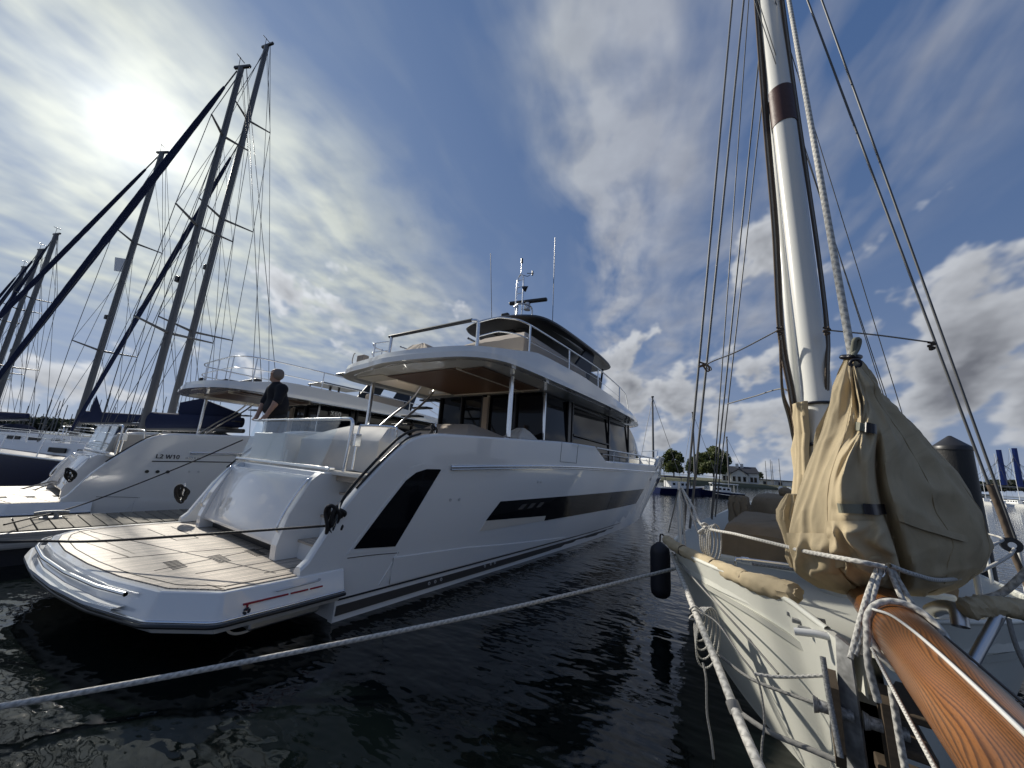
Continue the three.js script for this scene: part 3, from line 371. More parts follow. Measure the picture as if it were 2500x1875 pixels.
{ // the large yacht -----------------------------------------------------------
  const root = thing('motor_yacht', 'large white flybridge motor yacht with dark hardtop and hull windows', 'yacht');
  root.position.copy(Y.o); root.rotation.y = Y.a;
  const { fly } = motorYacht(root, true);
  // flybridge rails
  const R = (pts, r, m = M.steel, n = 60) => put(fly, 'fly_rail', rope(pts, r, n, 8, false, 0.25), m);
  R([V(-1.95, 6.06, -3.45), V(1.45, 6.06, -3.5)], 0.055, M.charcoal);
  R([V(1.4, 6.06, -3.5), V(1.56, 6.05, -3.56), V(1.6, 5.95, -3.6), V(1.6, 5.1, -3.62)], 0.05, M.steel);
  put(fly, 'rail_post', rod(V(-1.85, 5.0, -3.45), V(-1.85, 6.06, -3.45), 0.05), M.steel);
  R([V(1.62, 6.02, -3.6), V(2.1, 6.14, -3.8), V(2.45, 6.17, -4.25), V(2.58, 6.15, -4.8), V(2.62, 6.15, -7), V(2.64, 6.12, -9.5), V(2.58, 5.95, -12.1), V(2.45, 5.86, -13.4), V(2.3, 5.3, -14.3), V(2.2, 4.9, -14.9)], 0.026, M.steel, 120);
  R([V(1.62, 5.62, -3.62), V(2.1, 5.76, -3.85), V(2.42, 5.78, -4.3), V(2.56, 5.75, -4.75)], 0.02);
  R([V(2.56, 5.68, -4.7), V(2.62, 5.7, -7), V(2.64, 5.68, -9.5), V(2.58, 5.5, -12.1)], 0.008);
  for (const z of [-4.62, -7.08, -9.6, -12.1]) put(fly, 'rail_post', rod(V(2.6, z < -12 ? 5.05 : 5.18, z), V(2.6, z < -12 ? 5.95 : 6.14, z), 0.028), M.steel);
  for (const y of [5.2, 5.5, 5.8]) R([V(-1.9, y + 0.12, -3.5), V(-2.35, y, -3.2), V(-2.62, y - 0.03, -3.5), V(-2.55, y - 0.05, -4.4)], 0.018, M.steel, 30);
  for (const [x, z] of [[-2.3, -3.22], [-2.6, -3.7]]) put(fly, 'rail_post', rod(V(x, 4.95, z), V(x, 5.8, z), 0.018), M.steel);
  R([V(-2.6, 6.1, -4.4), V(-2.62, 6.15, -9.5), V(-2.4, 5.86, -13.4), V(-2.2, 4.9, -14.9)], 0.026);
  const lamp = put(fly, 'searchlight', [bx(-2.45, -2.1, 5.08, 5.3, -2.75, -2.95, 0.03), rope([V(-2.3, 4.95, -2.72), V(-2.55, 5.05, -2.7), V(-2.55, 5.3, -2.7), V(-2.48, 5.36, -2.7)], 0.014, 16, 6), rod(V(-2.3, 4.88, -2.85), V(-2.3, 5.05, -2.85), 0.04)], M.cover2);
  // hardtop
  const out = (() => { const h = [[0, -5.95], [1.0, -6.0], [1.75, -6.2], [2.02, -6.6], [2.12, -7.4], [2.1, -9], [1.98, -11.5], [1.7, -13.5], [1.1, -14.2], [0, -14.45]]; return new THREE.CatmullRomCurve3([...h, ...h.slice(1, -1).reverse().map(p => [-p[0] * (p[1] > -8 ? 0.72 : 0.9), p[1]])].map(p => V(p[0], 0, p[1])), true, 'catmullrom', 0.4).getPoints(72).slice(0, 72); })();
  const hr = (k, y) => out.map(p => V(p.x * k, y + 0.16 * (1 - (p.x * k / 2.1) ** 2) - 0.02 * (p.z + 10), (p.z + 10) * k - 10));
  const ht = put(root, 'hardtop', loft([hr(0.2, 7.08), hr(0.6, 7.08), hr(0.9, 7.06), hr(0.985, 7.1), hr(1, 7.16), hr(0.985, 7.24), hr(0.9, 7.3), hr(0.6, 7.36), hr(0.2, 7.37)].map(r => [...r].reverse()), { close: true, cap: true, crease: 0.5 }), M.charcoal);
  put(ht, 'roof_gutter', [1, -1].map(s => rope([V(s * 1.75, 7.1, -6.9), V(s * 1.8, 7.08, -9), V(s * 1.7, 7.05, -11.2)], 0.05, 24, 6)), M.satin);
  for (const x of [-0.9, 0, 0.9]) put(ht, 'roof_slat', bx(x - 0.38, x + 0.38, 7.1, 7.15, -6.9, -11.5, 0.02), M.black);
  for (const s of [1, -1]) {
    const fin = put(root, 'hardtop_fin', prism([V(s * 2.0, 5.15, -8.3), V(s * 2.0, 5.15, -10.2), V(s * 1.92, 6.0, -10.4), V(s * 1.86, 7.12, -11.0), V(s * 1.86, 7.12, -10.1), V(s * 1.94, 6.2, -9.0)], V(-s * 0.1, 0, 0)), M.slate);
    const g = text('X60', 0.26); g.rotateY(s > 0 ? Math.PI / 2 : -Math.PI / 2); g.translate(s * 1.99, 5.62, s > 0 ? -9.35 : -9.9); put(fin, 'emblem', g, M.silverLetter);
    put(root, 'fly_windscreen', prism([V(s * 2.15, 5.1, -9.8), V(s * 2.1, 5.75, -10.2), V(s * 1.95, 5.72, -13.1), V(s * 2.0, 5.0, -13.4)], V(-s * 0.03, 0, 0)), M.charcoal);
    put(root, 'hardtop_post', rod(V(s * 1.5, 5.0, -12.4), V(s * 1.4, 7.1, -13.2), 0.05), M.charcoal);
  }
  put(root, 'helm_console', bx(-1.75, 1.75, 4.8, 6.45, -10.6, -12.2, 0.12), M.charcoal);
  for (const x of [-0.75, 0.75]) put(root, 'helm_seat', [bx(x - 0.55, x + 0.55, 4.8, 5.7, -9.0, -9.8, 0.12), bx(x - 0.55, x + 0.55, 5.6, 6.5, -9.0, -9.25, 0.1)], M.charcoal);
  put(root, 'wet_bar', bx(-1.9, -0.6, 4.9, 6.0, -5.2, -7.8, 0.08), M.charcoal);
  // mast, radar, aerials
  const mast = thing('radar_mast'); mast.name = 'radar_mast'; root.add(mast);
  const mz = -6.95, mx = 0.55;
  put(mast, 'mast_legs', [rope([V(mx - 0.11, 7.4, mz + 0.06), V(mx - 0.11, 8.9, mz + 0.05), V(mx - 0.1, 9.2, mz), V(mx, 9.32, mz), V(mx + 0.1, 9.2, mz), V(mx + 0.11, 8.9, mz - 0.05), V(mx + 0.11, 7.4, mz - 0.06)], 0.03, 60, 8), ...[8.55, 8.8, 9.08].map(y => rod(V(mx - 0.11, y, mz), V(mx + 0.11, y, mz), 0.014)), rod(V(mx, 9.3, mz), V(mx, 9.8, mz), 0.018)], M.steel);
  put(mast, 'masthead_light', [rod(V(mx, 9.78, mz), V(mx, 9.86, mz), 0.045), rod(V(mx, 9.88, mz), V(mx, 9.97, mz), 0.04)], M.black);
  put(mast, 'wind_vane', [rope([V(mx, 9.32, mz), V(mx + 0.2, 9.25, mz - 0.12), V(mx + 0.3, 9.3, mz - 0.16)], 0.012, 12, 5), rod(V(mx + 0.2, 9.36, mz - 0.1), V(mx + 0.42, 9.36, mz - 0.22), 0.014), rod(V(mx + 0.38, 9.28, mz - 0.2), V(mx + 0.38, 9.46, mz - 0.2), 0.03, 0.03)], M.black);
  { const g = new THREE.ConeGeometry(0.13, 0.2, 12); g.rotateZ(-1.2); g.translate(mx + 0.2, 8.78, mz - 0.1); put(mast, 'horn', g, M.black); }
  { const a = Y.on(1253, 736, 'y', 8.3), b = Y.on(1344, 725, 'y', 8.3), g = new RoundedBoxGeometry(1.5, 0.13, 0.16, 3, 0.05); const c = a.clone().add(b).multiplyScalar(0.5), d = b.clone().sub(a); g.rotateY(-Math.atan2(d.z, d.x)); g.translate(mx + 0.22, 8.28, mz - 0.25); put(mast, 'radar_bar', g, M.black); }
  put(mast, 'radar_pedestal', [rod(V(mx + 0.2, 7.95, mz - 0.25), V(mx + 0.22, 8.22, mz - 0.25), 0.13, 0.1, 16), rope([V(mx - 0.15, 8.0, mz + 0.1), V(mx + 0.2, 8.02, mz + 0.2), V(mx + 0.42, 7.98, mz - 0.2), V(mx + 0.4, 7.45, mz - 0.3)], 0.03, 24, 6), rod(V(mx, 7.4, mz + 0.15), V(mx + 0.02, 8.0, mz + 0.1), 0.035)], M.satin);
  put(mast, 'fog_lamp', bx(0.2, 0.5, 7.4, 7.58, -6.35, -6.5, 0.03), M.black);
  put(root, 'whip_aerial', rope([V(-0.15, 7.4, -6.3), V(-0.22, 9.9, -6.0)], 0.012, 6, 5), M.black);
  put(root, 'whip_aerial', rope([V(1.85, 7.2, -7.2), V(1.9, 10.47, -7.0)], 0.012, 6, 5), M.black);
  add(root);
}
{ // covers and gear on board: things of their own --------------------------------
  const tent = (name, base, edge, ridge, top, y0, mat, label, cat, seed) => {
    // base [x0,x1,z0,z1] skirt from y0 to edge, then folds up to a ridge line
    const [x0, x1, z0, z1] = base, [rx0, rx1, rz] = ridge, rows = [], n = 72;
    const per = k => { const t = k / n * 4, s = Math.floor(t) % 4, f = t - Math.floor(t); return [V(lerp(x0, x1, f), 0, z0), V(x1, 0, lerp(z0, z1, f)), V(lerp(x1, x0, f), 0, z1), V(x0, 0, lerp(z1, z0, f))][s]; };
    for (const [v, y, pull, wob] of [[0, y0, 0, 0.03], [1, lerp(y0, edge, 0.5), 0.0, 0.022], [2, edge - 0.03, 0, 0.012], [3, edge, 0.03, 0.01], [4, lerp(edge, top, 0.35), 0.33, 0.02], [5, lerp(edge, top, 0.68), 0.62, 0.022], [6, lerp(edge, top, 0.93), 0.9, 0.015], [7, top, 1, 0]]) {
      const row = []; for (let k = 0; k < n; k++) { const p = per(k), q = V(clamp(p.x, rx0, rx1), 0, rz), w = noise2(k * 0.5 + seed, v * 0.35) * wob * 2.2; const d = p.clone().sub(V((x0 + x1) / 2, 0, (z0 + z1) / 2)).normalize(); const r = p.lerp(q, pull * 0.97); r.addScaledVector(d, w); r.y = y + noise2(k * 0.31 + seed, v) * wob * 1.6; row.push(r); } rows.push(row);
    }
    const g = loft(rows, { close: true, cap: true, crease: 0.7, us: 1, vs: 1 });
    const m = solo(name, g, mat, label, cat); m.position.copy(Y.o); m.rotation.y = Y.a; const c = V((x0 + x1) / 2, y0, (z0 + z1) / 2); g.translate(-c.x, -c.y, -c.z); m.position.copy(Y.out(c)); return add(m);
  };
  tent('covered_table', [-1.75, 1.35, -1.2, -2.35], 2.66, [-0.45, 0.95, -1.75], 3.02, 2.01, M.cover, 'low peaked cover over the cockpit table behind the glass panes', 'cover', 3);
  tent('covered_sofa', [0.3, 2.15, -2.9, -4.9], 2.98, [0.5, 1.6, -3.6], 3.28, 2.01, M.cover2, 'taupe cover over the cockpit sofa beside the steel pillar', 'cover', 9);
  tent('covered_locker', [1.62, 2.18, -5.05, -6.05], 3.12, [1.8, 2.0, -5.5], 3.4, 2.01, M.cover, 'small domed pale cover standing before the dark saloon glass', 'cover', 14);
  tent('covered_sunbed', [-1.75, -0.5, -3.8, -4.9], 5.62, [-1.6, -1.2, -4.2], 5.98, 4.73, M.cover2, 'grey cover over a lounger behind the aft flybridge rail', 'cover', 21);
  tent('covered_bar', [0.1, 2.42, -4.6, -8.9], 5.86, [0.7, 1.7, -5.7], 6.42, 4.73, M.cover2, 'long taupe cover on the flybridge under the dark hardtop', 'cover', 27);
}
{ // the second yacht, moored on the other side of the finger pontoon --------------
  const root = thing('motor_yacht', 'white motor yacht beyond the finger pontoon with open steel flybridge rail', 'yacht');
  const o = Y.out(V(-9.35, 0, 1.25)); root.position.copy(o); root.rotation.y = Y.a; root.scale.setScalar(0.91);
  const { fly, sal } = motorYacht(root, false);
  const R = (pts, r, m = M.steel, n = 60) => put(fly, 'fly_rail', rope(pts, r, n, 8, false, 0.25), m);
  for (const [y, r] of [[6.02, 0.028], [5.55, 0.022]]) R([V(-2.45, y, -8), V(-2.5, y, -5), V(-2.3, y, -3.2), V(-1.5, y, -2.85), V(1.5, y, -2.85), V(2.3, y, -3.2), V(2.55, y, -4.2), V(2.62, y, -8), V(2.62, y - 0.1, -12), V(2.3, y - 0.7, -14.5)], r, M.steel, 120);
  for (const [x, z] of [[-2.3, -3.2], [-1.2, -2.86], [0.2, -2.85], [1.6, -2.88], [2.38, -3.4], [2.62, -6], [2.62, -8.5], [2.6, -11]]) put(fly, 'rail_post', rod(V(x, 4.85, z), V(x, 6.02, z), 0.024), M.steel);
  put(fly, 'folding_table', [bx(0.9, 2.3, 5.62, 5.68, -6.2, -8.2, 0.02), rod(V(1.5, 5.0, -7), V(1.5, 5.65, -7), 0.06), rod(V(1.75, 5.0, -7.3), V(1.75, 5.65, -7.3), 0.05), rod(V(0.95, 5.0, -6.3), V(0.95, 5.65, -6.3), 0.03), rod(V(2.25, 5.0, -8.1), V(2.25, 5.65, -8.1), 0.03)], M.charcoal);
  put(fly, 'deck_seat', [bx(-2.2, -0.2, 5.0, 5.35, -3.3, -4.6, 0.06), bx(-2.2, -0.2, 5.3, 5.62, -4.4, -4.7, 0.05)], M.charcoal);
  put(fly, 'searchlight', [bx(-2.5, -2.25, 5.1, 5.5, -3.0, -3.2, 0.06)], M.black);
  put(root, 'hardtop', bx(-1.9, 1.9, 6.9, 7.1, -9, -14, 0.08), M.charcoal);
  for (const s of [1, -1]) put(root, 'hardtop_fin', prism([V(s * 2.0, 5.0, -10), V(s * 2.0, 5.0, -11.6), V(s * 1.8, 6.95, -12.4), V(s * 1.8, 6.95, -11.2)], V(-s * 0.1, 0, 0)), M.slate);
  put(root, 'side_locker', bx(2.0, 2.4, 5.0, 5.55, -8.6, -10.8, 0.05), M.cover2);
  // name and exhaust ports on the side
  const side = (g, z, y) => { g.rotateY(Math.PI / 2); g.translate(hullX(z - 0.3, y) + 0.012, y, z); return g; };
  put(root, 'name_lettering', side(text('L2 W10', 0.13), -1.1, 2.02), M.letter);
  put(root, 'sub_lettering', side(text('U 53 X 60', 0.07), -1.85, 2.03), M.silverLetter);
  put(root, 'name_underline', hullLine([[-1.05, 1.92], [-3, 1.97], [-6, 2.0]], 0.018, 0.0), M.black);
  for (const z of [-1.0, -1.25, -1.5]) { const g = new THREE.CylinderGeometry(0.05, 0.05, 0.03, 14); g.rotateZ(Math.PI / 2); g.translate(hullX(z, 1.6) + 0.01, 1.6, z); put(root, 'exhaust_port', g, M.black); }
  { const g = text('X60', 0.22); g.rotateY(Math.PI / 2); g.translate(2.33, 4.2, -6.75); put(sal, 'emblem', g, M.silverLetter); }
  put(root, 'registration_plate', bx(-2.28, -2.0, 1.1, 1.25, 0.08, 0.05, 0.01), M.navy);
  add(root);
}
{ // finger pontoon between the yachts ------------------------------------------------
  const p = thing('finger_pontoon', 'narrow finger pontoon of weathered boards between the two yachts', 'pontoon');
  p.position.copy(Y.out(V(-4.4, 0, 0))); p.rotation.y = Y.a;
  const x0 = -0.98, x1 = 0.98;
  put(p, 'float', bx(x0 + 0.12, x1 - 0.12, -0.35, 0.36, -9.5, 9.5), M.rubber);
  for (const x of [x0, x1 - 0.1]) put(p, 'edge_beam', bx(x, x + 0.1, 0.3, 0.58, -9.6, 9.6, 0.015), M.galv);
  const r = seeded(5), geos = [0, 1, 2].map(k => { const g = new RoundedBoxGeometry(x1 - x0 - 0.22, 0.05, 0.205, 1, 0.008); const u = g.attributes.uv, q = g.attributes.position; for (let i = 0; i < u.count; i++) u.setXY(i, q.getX(i) * 0.5 + k * 0.3, q.getZ(i) * 1.5 + k * 0.27); return g; });
  const mats = [0.85, 1, 1.14].map((s, i) => { const m = M.board.clone(); m.color.setRGB(s, s, s * 0.97); m.name = 'weathered deck board'; return m; });
  for (let z = -9.45; z < 9.5; z += 0.225) { const m = put(p, 'board', geos[Math.floor(r() * 3)], mats[Math.floor(r() * 3)]); m.position.set((r() - 0.5) * 0.012, 0.575 + (r() - 0.5) * 0.008, z); }
  add(p);
  for (const [z, lab] of [[2.1, 'galvanised cleat with black line turned round it on the finger pontoon'], [5.0, 'galvanised cleat at the outer end of the finger pontoon']]) {
    const c = thing('mooring_cleat', lab, 'cleat', 'cleats on the finger pontoon'); c.position.copy(Y.out(V(-4.9, 0.6, z))); c.rotation.y = Y.a;
    put(c, 'horn', rope([V(0, 0.1, -0.24), V(0, 0.12, -0.1), V(0, 0.12, 0.1), V(0, 0.1, 0.24)], 0.035, 16, 8), M.galv); put(c, 'foot', [rod(V(0, 0, -0.08), V(0, 0.12, -0.06), 0.04), rod(V(0, 0, 0.08), V(0, 0.12, 0.06), 0.04), bx(-0.07, 0.07, 0, 0.025, -0.16, 0.16, 0.01)], M.galv); add(c);
  }
}
// ---------------------------------------------------------------- the old gaff ketch, bow towards the pontoon
const K = new Frame(2.15, -2.4, 36);                 // -z runs aft from her stem
{
  const shB = smoothTable([[0.06, 0.055], [-0.1, 0.11], [-0.35, 0.2], [-0.8, 0.38], [-1.2, 0.66], [-1.6, 1.0], [-2.2, 1.36], [-3, 1.68], [-4, 1.92], [-6, 2.12], [-9, 2.2], [-13, 2.0], [-16, 1.55], [-17.5, 1.2]]);
  const wlB = smoothTable([[-0.85, 0.03], [-1.1, 0.13], [-1.45, 0.3], [-1.87, 0.56], [-2.4, 0.84], [-3.35, 1.25], [-5, 1.83], [-7, 2.05], [-10, 2.1], [-13, 1.7], [-16, 0.9], [-17.5, 0.4]]);
  const sheerY = smoothTable([[0.1, 1.46], [-0.5, 1.47], [-0.9, 1.48], [-1.3, 1.465], [-2.0, 1.42], [-2.8, 1.37], [-4, 1.28], [-7, 1.15], [-12, 1.2], [-17.5, 1.5]]);
  const root = thing('gaff_ketch', 'cream old gaff ketch with varnished bowsprit and white mast moored bow-on', 'sailing ship');
  root.position.copy(K.o); root.rotation.y = K.a;
  const side = s => {
    const rows = []; const zs = []; for (let z = 0.06; z > -4; z -= 0.14) zs.push(z); for (let z = -4.2; z > -17.5; z -= 0.55) zs.push(z); zs.push(-17.5);
    for (const z of zs) {
      const top = sheerY(z), row = [], n = 16;
      for (let j = 0; j <= n; j++) { const t = j / n, zz = z - (1 - t) * clamp(0.95 * (1 - t * 0.15), 0, 1) * sstep(-6, 0.1, z), y = lerp(-0.4, top, t), k = clamp((y) / top, 0, 1); const w = wlB(zz), h = shB(zz); row.push(V(Math.max(0.02, lerp(Math.min(w, h + 0.05), h, Math.pow(k, 0.8))), y, zz)); }
      const h = shB(z); row.push(V(Math.max(h - 0.05, 0.01), top, z), V(Math.max(h - 0.06, 0.008), top - 0.22, z));
      rows.push(row.map(p => V(p.x * s, p.y, p.z)));
    }
    return loft(s > 0 ? rows : rows.map(r => [...r].reverse()), { crease: 0.55 });
  };
  const hull = put(root, 'hull', [side(1), side(-1)], M.cream);
  const rail = (s, off, dy, r, z0, z1, n = 80) => { const p = []; for (let i = 0; i <= 24; i++) { const z = lerp(z0, z1, i / 24); p.push(V(s * (shB(z) + off), sheerY(z) + dy, z)); } return rope(p, r, n, 8); };
  for (const s of [1, -1]) { put(hull, 'cap_rail', rail(s, -0.022, 0.0, 0.022, -0.25, -17), M.cream); put(hull, 'rubbing_strake', rail(s, 0.0, -0.3, 0.025, -4.5, -17), M.cream); }
  const deckPts = []; for (let i = 0; i <= 30; i++) { const z = lerp(-0.1, -17.3, i / 30); deckPts.push(V(shB(z) - 0.05, 0, z)); } for (let i = 30; i >= 0; i--) { const z = lerp(-0.1, -17.3, i / 30); deckPts.push(V(-shB(z) + 0.05, 0, z)); }
  const dg = prism(deckPts.map(p => V(p.x, 1.16, p.z)), V(0, 0.05, 0)); put(root, 'deck', dg, std('grey painted deck', 0.42, 0.42, 0.37, 0.7, { bumpMap: txBoard, bumpScale: 0.002 }));
  // stem gear
  put(root, 'stem_bar', prism([V(-0.155, 0.25, 0.09), V(-0.045, 0.25, 0.17), V(-0.06, 1.12, 0.13), V(-0.07, 1.50, 0.10), V(-0.125, 1.53, 0.06), V(-0.145, 1.1, 0.06)], V(0.012, 0.0, -0.04)), M.galv);
  for (const x of [-0.185, 0.03]) { const c = put(root, 'roller_cheek', prism([V(x, 0.9, 0.16), V(x, 0.98, 0.05), V(x, 1.28, -0.02), V(x, 1.34, 0.06), V(x, 1.28, 0.16), V(x, 1.0, 0.22)], V(0.045, 0, 0)), M.oldwood); put(c, 'bolt', [rod(V(x - 0.06, 1.15, 0.11), V(x + 0.1, 1.15, 0.11), 0.03, 0.03, 12), rod(V(x - 0.075, 1.15, 0.11), V(x - 0.05, 1.15, 0.11), 0.045, 0.035, 12)], M.galv); }
  put(root, 'stem_knee', [bx(0.0, 0.24, 0.86, 0.93, 0.14, -0.1, 0.01), bx(0.08, 0.22, 1.06, 1.1, 0.16, -0.2, 0.01), bx(0.08, 0.22, 1.22, 1.26, 0.14, -0.3, 0.01)], M.oldwood);
  put(root, 'marlin_spike', rope([V(-0.17, 1.02, 0.3), V(-0.19, 1.25, 0.24), V(-0.2, 1.44, 0.2)], 0.014, 10, 6), M.galv);
  for (let k = 0; k < 3; k++) put(root, 'deck_plate', bx(-0.36 + k * 0.03, -0.12, 1.36 + k * 0.005, 1.39 + k * 0.005, -0.75 + k * 0.17, -0.79 + k * 0.17, 0.006), M.galv);
  put(root, 'belaying_pin', rope([V(-0.32, 1.42, -0.2), V(-0.18, 1.44, -0.2), V(-0.1, 1.43, -0.2)], 0.024, 10, 8), M.mastW);
  // bowsprit
  const sa = V(0.17, 1.59, -1.05), sb = V(0.12, 1.76, 3.2), sl = sb.clone().sub(sa).length();
  const spg = new THREE.CylinderGeometry(0.118, 0.138, sl, 40, 24); { const uv = spg.attributes.uv; for (let i = 0; i < uv.count; i++) { const u = uv.getX(i), v = uv.getY(i); uv.setXY(i, v * sl / 2.6, u); } }
  spg.applyQuaternion(new THREE.Quaternion().setFromUnitVectors(V(0, 1, 0), sb.clone().sub(sa).normalize())); spg.translate((sa.x + sb.x) / 2, (sa.y + sb.y) / 2, (sa.z + sb.z) / 2);
  const sprit = put(root, 'bowsprit', spg, M.pine), along = (z, up = 0, r = 0) => { const k = (z - sa.z) / (sb.z - sa.z); return V(lerp(sa.x, sb.x, k) + r, lerp(sa.y, sb.y, k) + up, z); };
  const hoop = (z, r, t, tilt = 0, n = 48) => { const p = []; for (let i = 0; i < 20; i++) { const a = i / 20 * 6.2832; p.push(along(z, Math.sin(a) * r, Math.cos(a) * r).add(V(0, 0, -Math.sin(a) * tilt))); } return rope(p, t, n, 8, true); };
  put(sprit, 'rope_collar', hoop(0.22, 0.152, 0.017, 0.10), M.ropeW); put(sprit, 'iron_band', [hoop(0.05, 0.139, 0.012, 0.03), hoop(-0.0, 0.14, 0.008, 0.03)], std('rusty iron band', 0.12, 0.045, 0.025, 0.7));
  put(sprit, 'collar_tail', rope([along(0.24, 0.0, -0.155), along(0.28, -0.15, -0.17), along(0.27, -0.32, -0.15)], 0.017, 20, 8), M.ropeW);
  put(sprit, 'jackline', rope([along(0.16, 0.1, -0.115), along(0.45, 0.128, -0.06), along(1.2, 0.132, -0.02), along(3.0, 0.128, 0.0)], 0.0075, 60, 6), M.mastW);
  put(sprit, 'net_wire', rope([along(-0.5, 0.02, 0.15), along(0.3, 0.05, 0.142), along(3.1, 0.06, 0.14)], 0.006, 40, 5), M.wire);
  put(sprit, 'net_line', rope([along(-0.1, -0.06, -0.15), along(0.9, -0.09, -0.15), along(3.0, -0.09, -0.16)], 0.008, 40, 5), M.ropeW);
  put(sprit, 'net_hanger', [rope([along(0.75, -0.09, -0.15), along(0.74, -0.35, -0.14), along(0.76, -0.7, -0.12)], 0.014, 20, 6)], M.ropeW);
  // mast and spars
  const mk = K.in(at(1997, 983, 4.6)), mtop = K.in(at(1877, 0, 5.95)), md = mtop.clone().sub(V(mk.x, mk.y, mk.z)), mp = y => mk.clone().addScaledVector(md, (y - mk.y) / md.y);
  const mast = put(root, 'mast', rod(mp(1.1), mp(15), 0.158, 0.135, 32), M.mastW);
  put(mast, 'leather_band', rod(mp(7.5), mp(8.12), 0.156, 0.155, 32), M.leather);
  put(mast, 'mast_coat', [rod(mp(1.2), mp(2.35), 0.2, 0.175, 20)], std('grey mast coat', 0.35, 0.37, 0.37, 0.5));
  put(mast, 'lashing', [hoopAt(mp(3.36), 0.17, 0.018), hoopAt(mp(2.86), 0.178, 0.02)], M.buckle);
  const p2 = (px, py, d) => K.in(at(px, py, d));
  const gaff = put(root, 'hoisting_spar', rod(p2(1947, 1010, 4.95), p2(1869, 60, 6.2), 0.062, 0.06, 16), M.mastW);
  put(gaff, 'leather_sleeve', rod(p2(1916.5, 640, 5.38), p2(1911.5, 580, 5.46), 0.066, 0.066, 16), M.leather); put(gaff, 'spar_tip', rod(p2(1909, 550, 5.5), p2(1907.5, 528, 5.53), 0.068, 0.03, 12), M.steel);
  put(root, 'upper_spar', rod(p2(1884, 250, 5.6), p2(1866, -120, 6.1), 0.05, 0.055, 12), M.mastW);
  // canvas boot round the mast foot
  { const rows = []; const n = 40; for (const [py, r, o] of [[985, 0.2, 0.0], [1020, 0.205, 0.03], [1060, 0.2, -0.03], [1100, 0.21, 0.05], [1160, 0.225, 0.0], [1230, 0.25, 0.06], [1300, 0.29, 0.03]]) { const c = p2(1972 + (py - 985) * 0.04, py, 4.6), row = []; for (let k = 0; k <= n; k++) { const a = lerp(0.62 * Math.PI, 1.5 * Math.PI, k / n), w = 1 + 0.2 * noise2(k * 0.22, py * 0.013) + o; row.push(V(c.x + 0.06 + Math.cos(a) * r * w, c.y, c.z + Math.sin(a) * r * w)); } rows.push(row); }
    const outer = loft(rows, { crease: 0.8 }), inner = loft(rows.map(r => r.map(p => V(p.x + (0.06 + mk.x - p.x) * 0.04, p.y, p.z))).map(r => [...r].reverse()), { crease: 0.8 }); put(root, 'mast_boot', [outer, inner], M.canvas); }
  // deckhouse under covers
  const cov = (x0, x1, y0, y1, z0, z1, seed, cr) => { const rows = [], n = 24; for (const [v, y, inn, w] of [[0, y0, 0, 0.035], [0.5, lerp(y0, y1, 0.25), 0.02, 0.04], [1, lerp(y0, y1, 0.5), 0.012, 0.045], [1.5, lerp(y0, y1, 0.75), 0.02, 0.03], [2, y1 - 0.12, 0.035, 0.015], [2.5, y1 - 0.04, 0.07, 0.012], [3, y1, 0.14, 0.012], [3.5, y1 + cr * 0.4, 0.3, 0.03], [4, y1 + cr * 0.7, 0.6, 0.03], [5, y1 + cr, 0.95, 0.0]]) { const row = []; for (let k = 0; k < n * 4; k++) { const s = Math.floor(k / n), f = (k % n) / n, ix0 = lerp(x0, (x0 + x1) / 2, inn), ix1 = lerp(x1, (x0 + x1) / 2, inn), iz0 = lerp(z0, (z0 + z1) / 2, inn), iz1 = lerp(z1, (z0 + z1) / 2, inn); const p = [V(lerp(ix0, ix1, f), y, iz0), V(ix1, y, lerp(iz0, iz1, f)), V(lerp(ix1, ix0, f), y, iz1), V(ix0, y, lerp(iz1, iz0, f))][s]; const q = noise2(k * 0.3 + seed, v * 1.1) * w * 1.6; p.x += q; p.z += q; p.y += noise2(k * 0.25, v + seed) * w; row.push(p); } rows.push(row); } return loft(rows, { close: true, cap: true, crease: 0.7 }); };
  put(root, 'deckhouse_cover', cov(-1.12, 1.2, 1.2, 1.74, -3.45, -6.4, 4, 0.06), M.canvasDark);
  put(root, 'deckhouse', bx(-1.14, 1.2, 1.15, 1.28, -3.42, -6.45, 0.03), M.cream);
  put(root, 'wheelhouse_cover', cov(-0.95, 1.2, 1.3, 2.02, -7.6, -10, 8, 0.06), M.canvasDark);
  put(root, 'hatch_cover', cov(-1.35, -0.95, 1.3, 1.98, -7.0, -7.5, 12, 0.03), M.canvasDark);
  { const g = new THREE.SphereGeometry(0.14, 12, 10); g.scale(1, 0.9, 1); g.translate(-0.25, 2.14, -8.2); put(root, 'dome_vent', g, M.canvasDark); }
  put(root, 'deck_pipe', [rope([V(-0.86, 1.2, -2.6), V(-0.86, 1.36, -2.6), V(-0.82, 1.4, -2.62), V(-0.4, 1.4, -2.78), V(0.1, 1.4, -2.95)], 0.022, 30, 8), rod(V(-0.86, 1.2, -2.6), V(-0.86, 1.23, -2.6), 0.06, 0.06, 12), rod(V(-0.8, 1.4, -2.63), V(-0.72, 1.4, -2.66), 0.032, 0.032, 10)], M.steel);
  put(root, 'deck_pipe', rope([V(-0.7, 1.33, -2.85), V(0.2, 1.33, -3.1)], 0.02, 6, 8), M.galv);
  // stanchions, rail ropes
  for (const [z, h] of [[-3.35, 0.95], [-3.75, 0.8], [-4.6, 0.7], [-6.2, 0.7]]) put(root, 'stanchion', rod(V(-shB(z) + 0.12, sheerY(z) - 0.05, z), V(-shB(z) + 0.12, sheerY(z) + h, z), 0.02), M.mastW);
  for (const z of [-1.6, -3.4, -5.2, -7]) put(root, 'stanchion', rod(V(shB(z) - 0.1, sheerY(z) - 0.05, z), V(shB(z) - 0.1, sheerY(z) + 0.62, z), 0.02), M.mastW);
